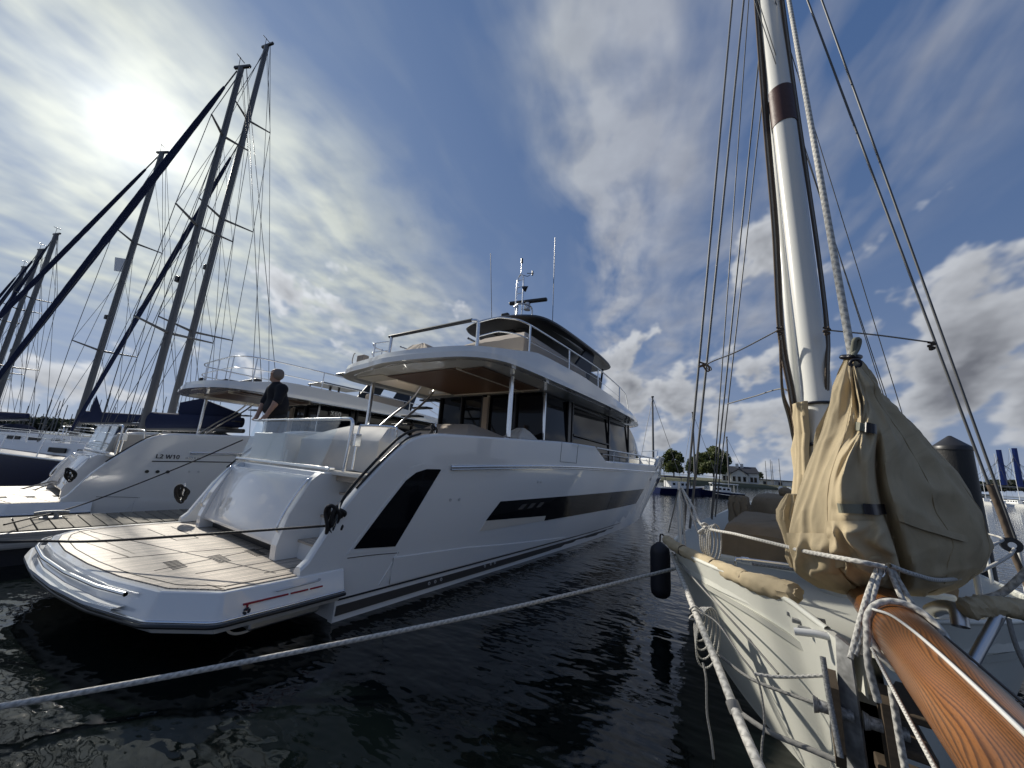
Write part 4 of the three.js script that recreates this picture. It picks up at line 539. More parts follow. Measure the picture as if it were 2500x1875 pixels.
  put(root, 'guard_rope', rope([V(1.0, 2.0, -1.6), V(1.6, 1.95, -3.4), V(1.95, 1.88, -5.2), V(2.1, 1.85, -7)], 0.012, 30, 6), M.ropeW);
  add(root);
}
function hoopAt(c, r, t, n = 32) { const g = new THREE.TorusGeometry(r, t, 8, n); g.rotateX(Math.PI / 2); g.translate(c.x, c.y, c.z); return g; }

// rolled canvas awning lashed along the rail, sail bag, fender: things of their own
{
  const pts = [[1628, 1318, 5.7], [1652, 1336, 5.15], [1698, 1360, 4.55], [1744, 1382, 4.1], [1788, 1401, 3.75], [1844, 1422, 3.4], [1900, 1438, 3.12], [1950, 1450, 2.92]].map(p => at(...p));
  const c = new THREE.CatmullRomCurve3(pts), n = 90, rows = [];
  for (let i = 0; i <= n; i++) { const t = i / n, p = c.getPoint(t), tn = c.getTangent(t), a = V(0, 1, 0).cross(tn).normalize(), b = tn.clone().cross(a), row = []; const tie = [0.2, 0.43, 0.66].reduce((s, q) => s - 0.012 * Math.exp(-(((t - q) / 0.012) ** 2)), 0); for (let k = 0; k < 24; k++) { const f = k / 24 * 6.2832; let r = 0.068 + 0.02 * t + tie + 0.010 * noise2(t * 14, f * 1.6) + 0.006 * noise2(t * 40, f * 3); if (t > 0.9) r *= 1 - 0.25 * (t - 0.9) / 0.1 + 0.16 * noise2(f * 2.4, 3); if (t > 0.985) r *= 0.55; row.push(p.clone().addScaledVector(a, Math.cos(f) * r).addScaledVector(b, Math.sin(f) * r)); } rows.push(row); }
  const g = loft(rows, { close: true, cap: true, crease: 0.9 }); const o = grounded(solo('rolled_awning', g, M.canvas, 'long roll of tan canvas lashed along the ketch rail', 'canvas roll'));
  const tieM = M.ropeT; for (const q of [0.2, 0.43, 0.66]) { const p = c.getPoint(q), tn = c.getTangent(q), h = new THREE.TorusGeometry(0.068, 0.006, 6, 24); h.applyQuaternion(new THREE.Quaternion().setFromUnitVectors(V(0, 0, 1), tn)); h.translate(p.x - o.position.x, p.y - o.position.y, p.z - o.position.z); put(o, 'lashing', h, tieM); }
  add(o);
}
{ // the bagged staysail
  const root = thing('sail_bag', 'big tan canvas bag over a furled sail with webbing straps and buckles', 'sail bag');
  const prof = [[868, 2062, 2092, 2080, .03], [884, 2060, 2104, 2083, .05], [915, 2052, 2122, 2088, .09], [955, 2044, 2142, 2096, .14], [1000, 2030, 2178, 2104, .2], [1060, 2008, 2240, 2100, .27], [1120, 1985, 2300, 2078, .32], [1180, 1962, 2350, 2066, .35], [1240, 1944, 2388, 2068, .37], [1290, 1935, 2406, 2080, .38], [1335, 1936, 2408, 2096, .38], [1375, 1946, 2396, 2112, .36], [1410, 1972, 2362, 2130, .32], [1436, 2015, 2318, 2146, .25], [1452, 2070, 2270, 2160, .15]];
  const D0 = 2.95, N = 240, base = prof.map(([y, l, r, k, d0]) => { const d = d0 * 1.55; const L = at(l, y, D0), R = at(r, y, D0), Q = at(k, y, D0 - d), m = (l + r) / 2; const B = at(m, y, D0 + d * 0.8); const LQ = L.clone().lerp(Q, 0.52).add(at(l, y, D0 - d * 0.75).sub(L).multiplyScalar(0.12)), QR = Q.clone().lerp(R, 0.48).add(at(r, y, D0 - d * 0.8).sub(R).multiplyScalar(0.42)); return new THREE.CatmullRomCurve3([L, LQ, Q, QR, R, B.clone().lerp(R, 0.45), B, B.clone().lerp(L, 0.45)], true, 'catmullrom', 0.55); });
  const rows0 = base.map(c => c.getPoints(N).slice(0, N)), path = k => new THREE.CatmullRomCurve3(rows0.map(r => r[k]), false, 'catmullrom', 0.5);
  const M2 = 150, cols = []; for (let k = 0; k < N; k++) cols.push(path(k).getPoints(M2));
  const centre = i => { const c = V(0, 0, 0); for (let k = 0; k < N; k += 10) c.add(cols[k][i]); return c.multiplyScalar(10 / N); };
  const gauss = (x, s) => Math.exp(-(x / s) * (x / s));
  const rows = []; 
  for (let i = 0; i <= M2; i++) {
    const t = i / M2, c = centre(i), row = [];
    for (let k = 0; k < N; k++) {
      const u = k / N, p = cols[k][i].clone(), dir = p.clone().sub(c); dir.y *= 0.2; dir.normalize();
      let d = 0; const sx = u * 36;
      
      // long soft folds falling from the apex, deeper near it
      const q1 = noise2(sx * 0.34 + 0.9 * noise2(u * 7, t * 2.4), t * 0.9 + 2), q2 = noise2(sx * 0.62 + 3, t * 1.5 + 11);
      d += (0.026 + 0.03 * gauss(t - 0.2, 0.14)) * (1 - 2.6 * Math.abs(q1)) * sstep(0.03, 0.2, t) + 0.014 * q2;
      d += 0.020 * noise2(sx * 0.2 + t * 1.6, t * 3.0 + 7) + 0.0022 * noise2(sx * 2.2, t * 26) + 0.010 * (1 - 2.4 * Math.abs(noise2(u * 13 + t * 3.2, t * 6 - u * 5))) + 0.02 * sstep(0.3, 0.36, u) * (1 - sstep(0.56, 0.6, u)) * (1 - 3 * Math.abs(noise2(u * 9 + t * 5 + 4, t * 3.4 - u * 11)));
      // slack cross folds on the lower half
      d += 0.020 * sstep(0.6, 0.9, t) * (1 - 2 * Math.abs(noise2(u * 6 - t * 3, t * 6 + u * 5 + 3)));
      // cinched under the two straps, near the ridge
      const cin = gauss(u - 0.25, 0.06); d -= 0.045 * cin * gauss(t - 0.34, 0.022) + 0.03 * cin * gauss(t - 0.575, 0.018); { const du = (u - 0.25) * 9, dt = (t - 0.34) * 4, rr = Math.hypot(du, dt), th = Math.atan2(dt, du); d += 0.03 * Math.cos(th * 7 + 1) * gauss(rr - 0.42, 0.26); }
      // the open seam down the front: a deep slot with a lapped lip
      const us = 0.335 + 0.006 * Math.sin(t * 9); d -= 0.2 * gauss(u - us, 0.010) * sstep(0.30, 0.46, t) * (1 - sstep(0.97, 1, t)); d += 0.04 * gauss(u - us + 0.024, 0.012) * sstep(0.3, 0.44, t);
      p.addScaledVector(dir, d * (0.35 + 0.65 * sstep(0.0, 0.2, t))); row.push(p);
    }
    rows.push(row);
  }
  const bag = loft(rows, { close: true, cap: true, crease: 1.2, us: 0.9, vs: 0.9 }); const surf = (u, t, off = 0) => { const ti = clamp(t, 0, 1) * M2, i0 = Math.min(Math.floor(ti), M2 - 1), fi = ti - i0, uk = (((u * N) % N) + N) % N, k0 = Math.floor(uk) % N, k1 = (k0 + 1) % N, fk = uk - Math.floor(uk), i = i0, p = rows[i0][k0].clone().lerp(rows[i0][k1], fk).lerp(rows[i0 + 1][k0].clone().lerp(rows[i0 + 1][k1], fk), fi), c = centre(i), d = p.clone().sub(c); d.y = 0; return p.addScaledVector(d.normalize(), off); };
  const o = surf(0.25, 0.98).setY(rows[M2][0].y), rel = g => { g.translate(-o.x, -o.y, -o.z); return g; }; root.position.copy(o);
  put(root, 'bag_cloth', rel(bag), M.canvas);
  const strap = (u0, u1, t0, t1, w, off, mat, name, par) => { const a = [], b = [], ao = [], bo = [], n = 12; for (let i = 0; i <= n; i++) { const u = lerp(u0, u1, i / n), t = lerp(t0, t1, i / n); a.push(surf(u, t - w / 2, off)); b.push(surf(u, t + w / 2, off)); ao.push(surf(u, t - w / 2, off + 0.008)); bo.push(surf(u, t + w / 2, off + 0.008)); } return put(par ?? root, name, rel(loft([a, ao, bo, b], { crease: 0.4 })), mat); };
  const s1 = strap(0.205, 0.285, 0.333, 0.341, 0.022, 0.02, M.webbing, 'strap'); strap(0.272, 0.325, 0.339, 0.346, 0.026, 0.034, M.buckle, 'buckle', s1);
  const s2 = strap(0.225, 0.30, 0.572, 0.576, 0.03, 0.022, M.webbing, 'strap'); strap(0.288, 0.332, 0.574, 0.578, 0.034, 0.036, M.buckle, 'buckle', s2);
  strap(0.345, 0.43, 0.60, 0.68, 0.028, 0.02, M.canvas, 'loose_strap_end');
  // flaps of spare cloth folded over below the lower strap
  for (const [u0, u1, t0, t1, amp, seed, fr] of [[0.155, 0.325, 0.615, 0.80, 0.075, 3, 2.3], [0.18, 0.31, 0.74, 0.90, 0.055, 17, 1.8], [0.03, 0.16, 0.66, 0.93, 0.05, 29, 1.7]]) {
    const n = 44, m = 30, f = [], b = [];
    for (let j = 0; j <= m; j++) { const r = [], r2 = []; for (let i = 0; i <= n; i++) { const x = i / n, y = j / m, w = noise2(x * 1.7 + seed, y * 1.9 + seed), fold = 0.5 + 0.5 * Math.cos(6.2832 * (fr * x + 0.75 * w + 0.5 * y) + seed), pin = Math.min(1, y * 5), e = Math.min(1, Math.min(x, 1 - x) * 6); const off = 0.022 + amp * pin * (0.35 + 0.65 * e) * (0.15 + 0.85 * Math.pow(fold, 1.4)) * (0.6 + 0.6 * Math.sin(Math.PI * Math.min(1, y * 1.15))) + 0.012 * w; const p = surf(lerp(u0, u1, x), lerp(t0, t1, clamp(y + 0.10 * (fold - 0.5) * y, 0, 1.06)), off); r.push(p); r2.push(p.clone().addScaledVector(p.clone().sub(centre(Math.round(clamp(lerp(t0, t1, y), 0, 1) * M2))).setY(0).normalize(), -0.012)); } f.push(r); b.push(r2); }
    put(root, 'folded_flap', [rel(loft(f, { crease: 1.2 })), rel(loft(b.map(r => [...r].reverse()), { crease: 1.2 })), rel(loft([f[m], b[m]], { crease: 1.2 }))], M.canvas);
  }
  for (const u of [0.155, 0.415, 0.47]) put(root, 'seam', rel(rope([...Array(22)].map((_, i) => surf(u + 0.004 * Math.sin(i), lerp(0.06, 0.97, i / 21), 0.0015)), 0.0035, 90, 5)), M.canvas);
  put(root, 'neck_strap', rel(rope([...Array(14)].map((_, i) => surf(i / 14, 0.02, 0.014)), 0.02, 40, 8, true)), M.buckle);
  put(root, 'neck_loop', rel(rope([surf(0.25, 0.02, 0.02), at(2093, 850, 2.9), at(2097, 830, 2.9), at(2086, 832, 2.9), at(2082, 868, 2.9)], 0.018, 24, 6)), M.webbing);
  { const g = new THREE.TorusGeometry(0.03, 0.012, 8, 18); const p = surf(0.29, 0.085, 0.02); g.lookAt(EYE.clone().sub(p)); g.translate(p.x, p.y, p.z); put(root, 'grommet', rel(g), M.buckle); }
  add(root);
  // small gathered pouch hanging beside it
  const pr = [[1206, 1922, 1952], [1225, 1912, 1966], [1245, 1902, 1972], [1268, 1900, 1972], [1300, 1912, 1968], [1335, 1922, 1962], [1360, 1920, 1968], [1385, 1930, 1966]], rw = pr.map(([y, l, r], i) => { const L = at(l, y, 3.15), R = at(r, y, 3.15), c = L.clone().add(R).multiplyScalar(0.5), hw = L.distanceTo(R) / 2, ax = R.clone().sub(L).normalize(), dp = V(0, 1, 0).cross(ax).normalize(); return [...Array(48)].map((_, k) => { const f = k / 48 * 6.2832, w = hw * (1 + (i < 3 ? 0.22 : 0.08) * noise2(k * 0.8, i * 0.3)); return c.clone().addScaledVector(ax, Math.cos(f) * w).addScaledVector(dp, Math.sin(f) * w * 0.8); }); });
  const pouch = grounded(solo('sail_pouch', loft(rw, { close: true, cap: true, crease: 1.0 }), M.canvas, 'small tan pouch with gathered neck hanging beside the big sail bag', 'pouch'));
  add(pouch);
}
// ---------------------------------------------------------------- ropes and rigging of the ketch
const line = (name, pts, r, mat, label, cat = 'rope', n = 40, rad = 6, group) => add(grounded(solo(name, rope(pts, r, n, rad), mat, label, cat, group)));
const stay = (a, b, ext = 1) => { const A = at(...a), B = at(...b); return [A, A.clone().lerp(B, ext)]; };
// long mooring rope across the water
line('mooring_rope', [at(-60, 1738, 2.95), at(0, 1725, 3.05), at(450, 1644, 3.6), at(900, 1556, 4.2), at(1300, 1472, 4.95), at(1640, 1390, 6.0), at(1662, 1383, 6.1)], 0.026, M.ropeW, 'long white braided mooring rope stretched low across the open water', 'rope', 160, 10);
// the ketch's own bow line hanging down to the pontoon
line('bow_line', [at(1640, 1352, 5.6), at(1668, 1420, 4.6), at(1694, 1487, 3.9), at(1742, 1600, 3.15), at(1790, 1722, 2.6), at(1822, 1800, 2.32), at(1862, 1890, 2.05)], 0.030, M.ropeW, 'thick white bow line running down from the ketch rail past her hull', 'rope', 120, 10);
line('rope_whipping', [at(1786, 1712, 2.6), at(1790, 1722, 2.58), at(1798, 1742, 2.55)], 0.042, M.ropeG, 'grey whipping bound round the thick bow line', 'rope', 20, 10);
{ const c = thing('coiled_line', 'thin white line coiled and hung from the ketch bow line', 'rope'); const o = at(1694, 1487, 3.85); c.position.copy(o); for (let k = 0; k < 5; k++) { const w = 12 + k * 4, h = 60 + k * 22, p = [...Array(12)].map((_, i) => { const f = i / 12 * 6.2832; return at(1702 + k * 5 + Math.cos(f) * w + (1 - Math.sin(f)) * 6, 1487 + h * 0.5 + Math.sin(f) * h * 0.5 + (Math.cos(f * 2) * 4), 3.82 - k * 0.012).sub(o); }); put(c, 'coil', rope(p, 0.0085, 50, 6, true), M.ropeW); } put(c, 'hitch', rope([at(1684, 1488, 3.85), at(1696, 1480, 3.82), at(1708, 1492, 3.82), at(1694, 1500, 3.84), at(1684, 1510, 3.85), at(1698, 1512, 3.82)].map(p => p.sub(o)), 0.011, 30, 6), M.ropeW); put(c, 'tail', rope([at(1716, 1618, 3.6), at(1724, 1660, 3.5), at(1726, 1740, 3.4), at(1736, 1800, 3.3), at(1744, 1866, 3.2)].map(p => p.sub(o)), 0.011, 40, 6), M.ropeG); add(c); }
line('hanging_line', [at(1700, 1488, 3.6), at(1750, 1520, 3.15), at(1800, 1590, 2.85), at(1842, 1645, 2.68), at(1858, 1690, 2.62), at(1866, 1760, 2.55), at(1860, 1820, 2.5), at(1858, 1885, 2.45)], 0.0075, M.ropeG, 'thin grey line hanging slack down the cream bow', 'rope', 80);
line('knotted_line', [at(1842, 1645, 2.66), at(1890, 1652, 2.6), at(1950, 1652, 2.55), at(2030, 1648, 2.45)], 0.0115, M.ropeW, 'short white line knotted across the cream bow', 'rope', 60);
line('breast_line', [at(1756, 1600, 3.3), at(1830, 1655, 2.9), at(1930, 1696, 2.65), at(2030, 1728, 2.42), at(2120, 1752, 2.35), at(2222, 1786, 2.3)], 0.012, M.ropeG, 'dark grey line crossing the cream bow to the bowsprit heel', 'rope', 80);
line('breast_line', [at(1800, 1735, 2.85), at(1880, 1788, 2.6), at(1980, 1830, 2.4), at(2092, 1878, 2.2)], 0.019, M.ropeG, 'heavier dark line low across the cream bow under the others', 'rope', 80);
line('rail_line', [at(1660, 1372, 4.9), at(1700, 1420, 4.2), at(1800, 1530, 3.25), at(1900, 1645, 2.75)], 0.009, M.ropeG, 'thin dark line slanting down the cream bow from the rail', 'rope', 60);
line('guy_rope', [at(1664, 1190, 5.4), at(1690, 1235, 4.9), at(1716, 1284, 4.5), at(1800, 1305, 3.8), at(1910, 1332, 3.05), at(1960, 1345, 2.7), at(2080, 1368, 2.22), at(2160, 1384, 2.14)], 0.015, M.ropeW, 'taut white rope from a stanchion head across the front of the sail bag', 'rope', 90, 8);
line('guy_rope', [at(2170, 1380, 2.16), at(2230, 1402, 2.25), at(2300, 1416, 2.5), at(2380, 1400, 3.1), at(2460, 1360, 3.6), at(2476, 1340, 3.7)], 0.014, M.ropeW, 'slack white rope looping from the sail bag to the far shroud', 'rope', 60, 8);
for (const [pts, lab] of [[[[2142, 1388], [2112, 1470], [2076, 1608]], 'left leg of the white bridle on the bowsprit'], [[[2150, 1388], [2128, 1465], [2088, 1600]], 'inner left strand of the white bridle on the bowsprit'], [[[2168, 1385], [2215, 1490], [2290, 1640]], 'right leg of the white bridle on the bowsprit'], [[[2178, 1390], [2240, 1500], [2318, 1660]], 'outer right strand of the white bridle on the bowsprit']]) line('bridle_rope', pts.map(([x, y], i) => at(x, y, [2.3, 2.15, 2.02][i])), 0.014, M.ropeW, lab, 'rope', 40, 8);
{ const c = thing('shackle', 'small steel shackle joining the bridle below the sail bag', 'shackle'); const o = at(2150, 1390, 2.28); c.position.copy(o); put(c, 'bow', rope([at(2143, 1380, 2.27), at(2142, 1400, 2.27), at(2152, 1408, 2.27), at(2160, 1398, 2.27), at(2158, 1382, 2.27)].map(p => p.sub(o)), 0.007, 24, 6), M.steel); put(c, 'pin', rope([at(2136, 1384, 2.27), at(2166, 1384, 2.27)].map(p => p.sub(o)), 0.007, 4, 6), M.steel); add(c); }
// halyard to the bag
line('halyard', stay([2080, 872, 2.92], [1926, 0, 5.5], 1.1), 0.027, M.ropeW, 'thick white braided halyard rising from the neck of the sail bag', 'rope', 120, 10);
// shrouds of the ketch
const SH = 'shrouds of the ketch';
line('shroud', stay([1668, 1305, 5.4], [1788, 0, 6.9], 1.2), 0.017, M.wire, 'forward wire shroud of the two leading to the near rail knot', 'shroud', 8, 6, SH);
line('shroud', stay([1684, 1290, 5.5], [1816, 0, 6.9], 1.2), 0.017, M.wire, 'after wire shroud of the two leading to the near rail knot', 'shroud', 8, 6, SH);
for (const [a, b, r] of [[[1736, 1265, 6.4], [1828, 0, 7.4], 0.011], [[1738, 1268, 6.45], [1857, 100, 7.2], 0.015], [[1746, 1262, 6.5], [1866, 200, 7.1], 0.012]]) line('shroud', stay(a, b, 1.15), r, M.wire, 'thin wire shroud of the ketch set behind the two near ones', 'shroud', 8, 6, SH + ' behind');
line('shroud', stay([2468, 1330, 3.9], [1971, 0, 5.8], 1.15), 0.014, M.wire, 'wire shroud of the ketch leading down to her far rail', 'shroud', 8, 6, 'far shrouds of the ketch');
line('shroud', stay([2484, 1330, 4.0], [2006, 0, 5.8], 1.15), 0.014, M.wire, 'wire shroud of the ketch leading down to her far rail', 'shroud', 8, 6, 'far shrouds of the ketch');
for (const [a, b] of [[[2178, 1010, 6], [1925, 250, 5.6]], [[2168, 1000, 6], [1908, 180, 5.6]], [[2218, 1060, 6.2], [1938, 150, 5.8]]]) line('backstay_wire', stay(a, b, 1.3), 0.0065, M.wire, 'very thin wire slanting up behind the sail bag to the white mast', 'wire', 6, 5, 'thin wires behind the bag');
{ const r = seeded(8); const bund = (paths, grp, lab, mats) => paths.forEach((p, i) => line('running_rope', p.map(q => at(q[0] + i * 3.4, q[1], q[2])), 0.0125 + 0.004 * (i % 2), mats[i % mats.length], lab, 'rope', 60, 6, grp));
  bund([0, 1, 2, 3, 4].map(() => [[1945, 1090, 4.75], [1926, 960, 4.75], [1900, 812, 4.95], [1886, 560, 5.25], [1864, 300, 5.6], [1838, -60, 6.1]]), 'ropes before the mast', 'brown halyard in the bunch tied close against the white mast', [M.ropeT, M.ropeG, M.ropeT]);
  bund([0, 1, 2].map(() => [[2014, 1000, 4.5], [2016, 900, 4.5], [2016, 808, 4.7], [1994, 620, 4.95], [1965, 420, 5.2], [1930, 180, 5.5], [1898, -60, 5.85]]), 'ropes abaft the mast', 'brown halyard in the bunch beside the thick white halyard', [M.ropeT, M.ropeG, M.ropeT]);
  bund([0, 1, 2].map((_, i) => [[1953 - i * 3, 1160, 4.9], [1938 - i * 9, 1030, 4.9], [1912 - i * 5, 955, 4.9], [1904 - i * 3, 830, 4.85]]), 'thin falls', 'thin dark fall spreading down to the deck beside the mast', [M.wire, M.ropeT, M.wire]); }
line('tie_rope', [at(1716, 896, 5.3), at(1740, 882, 5.2), at(1800, 858, 5.05), at(1900, 806, 4.8)], 0.0095, M.ropeG, 'thin line tied from the near shrouds to the halyard bunch', 'rope', 30);
line('tie_rope', [at(1776, 986, 6.1), at(1840, 968, 5.6), at(1910, 949, 4.95), at(1936, 974, 4.9)], 0.0095, M.ropeG, 'lower thin line tied from the back shrouds to the mast', 'rope', 30);
line('tie_rope', [at(2020, 806, 4.5), at(2140, 818, 4.3), at(2275, 836, 4.1)], 0.0095, M.ropeG, 'thin line tied from the brown halyards to the far shrouds', 'rope', 30);
{ const c = thing('rope_hitch', 'knotted hitch where the tie line meets the near shrouds', 'knot'); const o = at(1714, 888, 5.3); c.position.copy(o); put(c, 'turns', rope([[1708, 884], [1722, 890], [1706, 896], [1724, 888], [1732, 902], [1726, 906], [1716, 892]].map(p => at(p[0], p[1], 5.27).sub(o)), 0.012, 40, 6), M.ropeT); put(c, 'loop', rope([[1722, 892], [1734, 896], [1736, 904], [1726, 900]].map(p => at(p[0], p[1], 5.27).sub(o)), 0.008, 20, 6), M.ropeG); add(c); }
for (const [x, y, d] of [[2274, 842, 4.08], [1904, 806, 4.73], [2018, 806, 4.45]]) { const c = solo('rope_hitch', rope([[-8, -6], [9, -2], [-9, 3], [8, 7], [-4, 11], [5, -8]].map(q => at(x + q[0], y + q[1], d)), 0.012, 40, 6), M.ropeT, x > 2200 ? 'small knot on the far shrouds at the end of a tie line' : x < 1950 ? 'small knot round the halyards beside the white mast' : 'small knot round the brown halyards abaft the mast', 'knot'); add(grounded(c)); }
// running block at the far chain plate
{ const c = thing('rigging_block', 'dark wooden block and deadeyes at the foot of the far shrouds', 'block'); const o = at(2468, 1330, 3.85); c.position.copy(o); const g = new THREE.CylinderGeometry(0.075, 0.075, 0.06, 20); g.rotateX(Math.PI / 2); g.rotateY(-0.7); put(c, 'shell', g, M.charcoal); const h = new THREE.CylinderGeometry(0.03, 0.03, 0.075, 14); h.rotateX(Math.PI / 2); h.rotateY(-0.7); put(c, 'sheave_pin', h, M.steel); put(c, 'strop', rope([V(0, 0.06, 0), V(-0.05, 0.35, 0), V(-0.1, 0.6, 0)], 0.03, 12, 6), M.ropeT); put(c, 'lanyard', rope([V(0, -0.06, 0), V(0.06, -0.4, 0.02), V(0.1, -0.62, 0.02)], 0.028, 12, 6), M.ropeT); add(c); }
// rolled canvas, anchor pipe and rope on the far side deck
{ const pts = [at(2348, 1488, 2.48), at(2405, 1480, 2.45), at(2480, 1485, 2.4), at(2560, 1500, 2.35)], c = new THREE.CatmullRomCurve3(pts), rows = []; for (let i = 0; i <= 50; i++) { const t = i / 50, p = c.getPoint(t), tn = c.getTangent(t), a = V(0, 1, 0).cross(tn).normalize(), b = tn.clone().cross(a), row = []; for (let k = 0; k < 24; k++) { const f = k / 24 * 6.2832; let r = 0.075 + 0.014 * noise2(t * 9 + 4, f * 1.5) + 0.01 * noise2(t * 24, f * 3); if (t < 0.05) r *= 0.6 + 8 * t; row.push(p.clone().addScaledVector(a, Math.cos(f) * r).addScaledVector(b, Math.sin(f) * r * 0.8)); } rows.push(row); } add(grounded(solo('rolled_awning', loft(rows, { close: true, cap: true, crease: 0.9 }), M.canvas, 'short roll of tan canvas on the far bow rail beside the bowsprit', 'canvas roll'))); }
line('pipe_support', [at(2440, 1500, 2.4), at(2400, 1570, 2.35), at(2362, 1640, 2.3)], 0.03, M.satin, 'grey pipe strut below the short canvas roll', 'pipe', 20, 10);
line('hanging_hose', [at(2462, 1510, 2.35), at(2475, 1560, 2.3), at(2500, 1620, 2.25), at(2540, 1680, 2.2)], 0.012, M.ropeG, 'grey hose hanging down the far bow from the canvas roll', 'hose', 30);
line('far_mooring_rope', [at(2380, 1465, 2.9), at(2440, 1450, 2.85), at(2480, 1420, 2.8), at(2520, 1380, 2.75)], 0.024, M.ropeW, 'white flecked mooring rope lying across the far side deck', 'rope', 40, 8);
{ const b = solo('pipe_elbow', [rope([at(2272, 1492, 2.75), at(2300, 1482, 2.65), at(2335, 1490, 2.55), at(2345, 1530, 2.5)], 0.045, 24, 12)], M.satin, 'bent grey bow fairlead pipe under the short canvas roll', 'pipe'); add(grounded(b)); }
// fender on the ketch's near side
{ const o = at(1612, 1390, 6.6), f = thing('fender', 'big black rubber fender hanging at the ketch near rail', 'fender'); f.position.copy(o); const g = new THREE.LatheGeometry([[0, -0.46], [0.1, -0.45], [0.155, -0.4], [0.17, -0.3], [0.17, 0.28], [0.155, 0.36], [0.09, 0.42], [0.04, 0.46], [0, 0.46]].map(p => new THREE.Vector2(...p)), 28); put(f, 'body', g, M.rubber); put(f, 'lanyard', rope([V(0, 0.45, 0), V(0.03, 0.6, 0), at(1640, 1330, 6.5).sub(o)], 0.014, 12, 6), M.ropeB); add(f); }
// ---------------------------------------------------------------- mooring lines of the yachts
const wing = Y.out(V(2.6, 1.36, 0.3));
line('stern_line', [atY(-90, 1325, 0.86), atY(100, 1321, 0.93), atY(280, 1319, 1.02), wing.clone()], 0.017, M.ropeB, 'black stern line stretched level across the teak swim platform', 'rope', 80, 8);
line('stern_line', [wing.clone(), ...[[2.56, 1.72, 0.06], [2.54, 2.2, -0.36], [2.53, 2.62, -0.78], [2.48, 2.8, -1.15], [2.4, 2.86, -1.6]].map(p => Y.out(V(...p).add(V(0.0, 0.06, 0.06))))], 0.024, M.ropeB, 'black line led up the curved quarter of the large yacht', 'rope', 60, 8);
line('stern_line', [atY(10, 1281, 0.72), at(200, 1232, 8.6), at(420, 1148, 9.4), Y.out(V(-2.55, 2.5, -0.25))], 0.016, M.ropeB, 'black stern line slanting up from the finger pontoon cleat', 'rope', 60, 8);
{ const knot = (p, lab, s, mat) => { const c = thing('belayed_rope', lab, 'rope'); c.position.copy(p); const r = seeded(12 + s * 10); for (let k = 0; k < 4; k++) { const q = [...Array(9)].map((_, i) => { const f = i / 9 * 6.2832; return V((r() - 0.5) * 0.1 * s, Math.sin(f) * (0.15 + 0.04 * k) * s, Math.cos(f) * 0.09 * s + (k - 1.5) * 0.03 * s + (r() - 0.5) * 0.04 * s); }); put(c, 'turn', rope(q, 0.026 * s, 40, 8, true), mat); } put(c, 'cleat', rope([V(-0.02, -0.24 * s, 0.1 * s), V(0.02, -0.1 * s, 0.04 * s), V(0.02, 0.1 * s, -0.04 * s), V(-0.02, 0.24 * s, -0.1 * s)], 0.022 * s, 16, 8), M.steel); c.rotation.set(0.5, Y.a, 0); add(c); };
  knot(Y.out(V(2.56, 1.42, 0.24)), 'black rope belayed in turns on the quarter of the large yacht', 1.0, M.ropeB);
  knot(Y.out(V(-2.62, 1.3, 0.62)), 'black rope belayed on the port quarter beside the transom door', 0.8, M.ropeB);
  knot(Y.out(V(2.35, 2.86, -1.7)), 'black rope heaped on the coaming above the quarter window', 0.7, M.ropeB);
  knot(Y.out(V(-7.05, 1.35, 1.75)), 'black rope loop hung on the second yacht quarter', 0.7, M.ropeB); }
line('stern_line', [at(-40, 1216, 10.5), at(150, 1168, 11.5), at(300, 1115, 12.2), at(362, 1075, 12.6)], 0.02, M.ropeG, 'grey stern line of the second yacht slanting up to her quarter', 'rope', 50);
line('stern_line', [at(-40, 1245, 10.3), at(60, 1205, 10.8), at(150, 1172, 11.4)], 0.018, M.ropeG, 'lower grey line running off beside the second yacht stern', 'rope', 30);
line('spring_line', [at(238, 1180, 10.9), at(232, 1230, 10.4), at(224, 1268, 10.1)], 0.02, M.ropeB, 'short black line from the second yacht down to the pontoon', 'rope', 20);

{ // white rope hung in coils on the near bow stanchions
  const c = thing('coiled_rope', 'white rope hung in loose coils beside the near stanchions of the ketch', 'rope'); const o = at(1722, 1310, 4.4); c.position.copy(o);
  for (let k = 0; k < 5; k++) { const p = [...Array(12)].map((_, i) => { const f = i / 12 * 6.2832; return at(1718 + k * 7 + Math.cos(f) * (9 + k * 1.5), 1318 + k * 2 + Math.sin(f) * (30 + k * 4), 4.42 - k * 0.03).sub(o); }); put(c, 'coil', rope(p, 0.0095, 44, 6, true), M.ropeW); }
  put(c, 'hitch', rope([[1712, 1282], [1722, 1278], [1728, 1288], [1714, 1294], [1706, 1300], [1722, 1302]].map(q => at(q[0], q[1], 4.4).sub(o)), 0.016, 30, 6), M.ropeW); add(c);
}
line('net_rope', [at(1660, 1192, 5.4), at(1668, 1240, 5.3), at(1670, 1300, 5.2), at(1674, 1336, 5.1)], 0.014, M.ropeW, 'white rope falling straight from the stanchion head to the near rail', 'rope', 20);
line('net_rope', [at(1664, 1192, 5.4), at(1690, 1262, 5.1), at(1706, 1310, 4.9), at(1722, 1356, 4.7)], 0.014, M.ropeW, 'white rope slanting from the stanchion head down to the canvas roll', 'rope', 20);
line('net_rope', [at(1656, 1196, 5.45), at(1646, 1240, 5.5), at(1632, 1300, 5.55)], 0.01, M.ropeG, 'grey rope slanting outboard from the stanchion head above the fender', 'rope', 20);
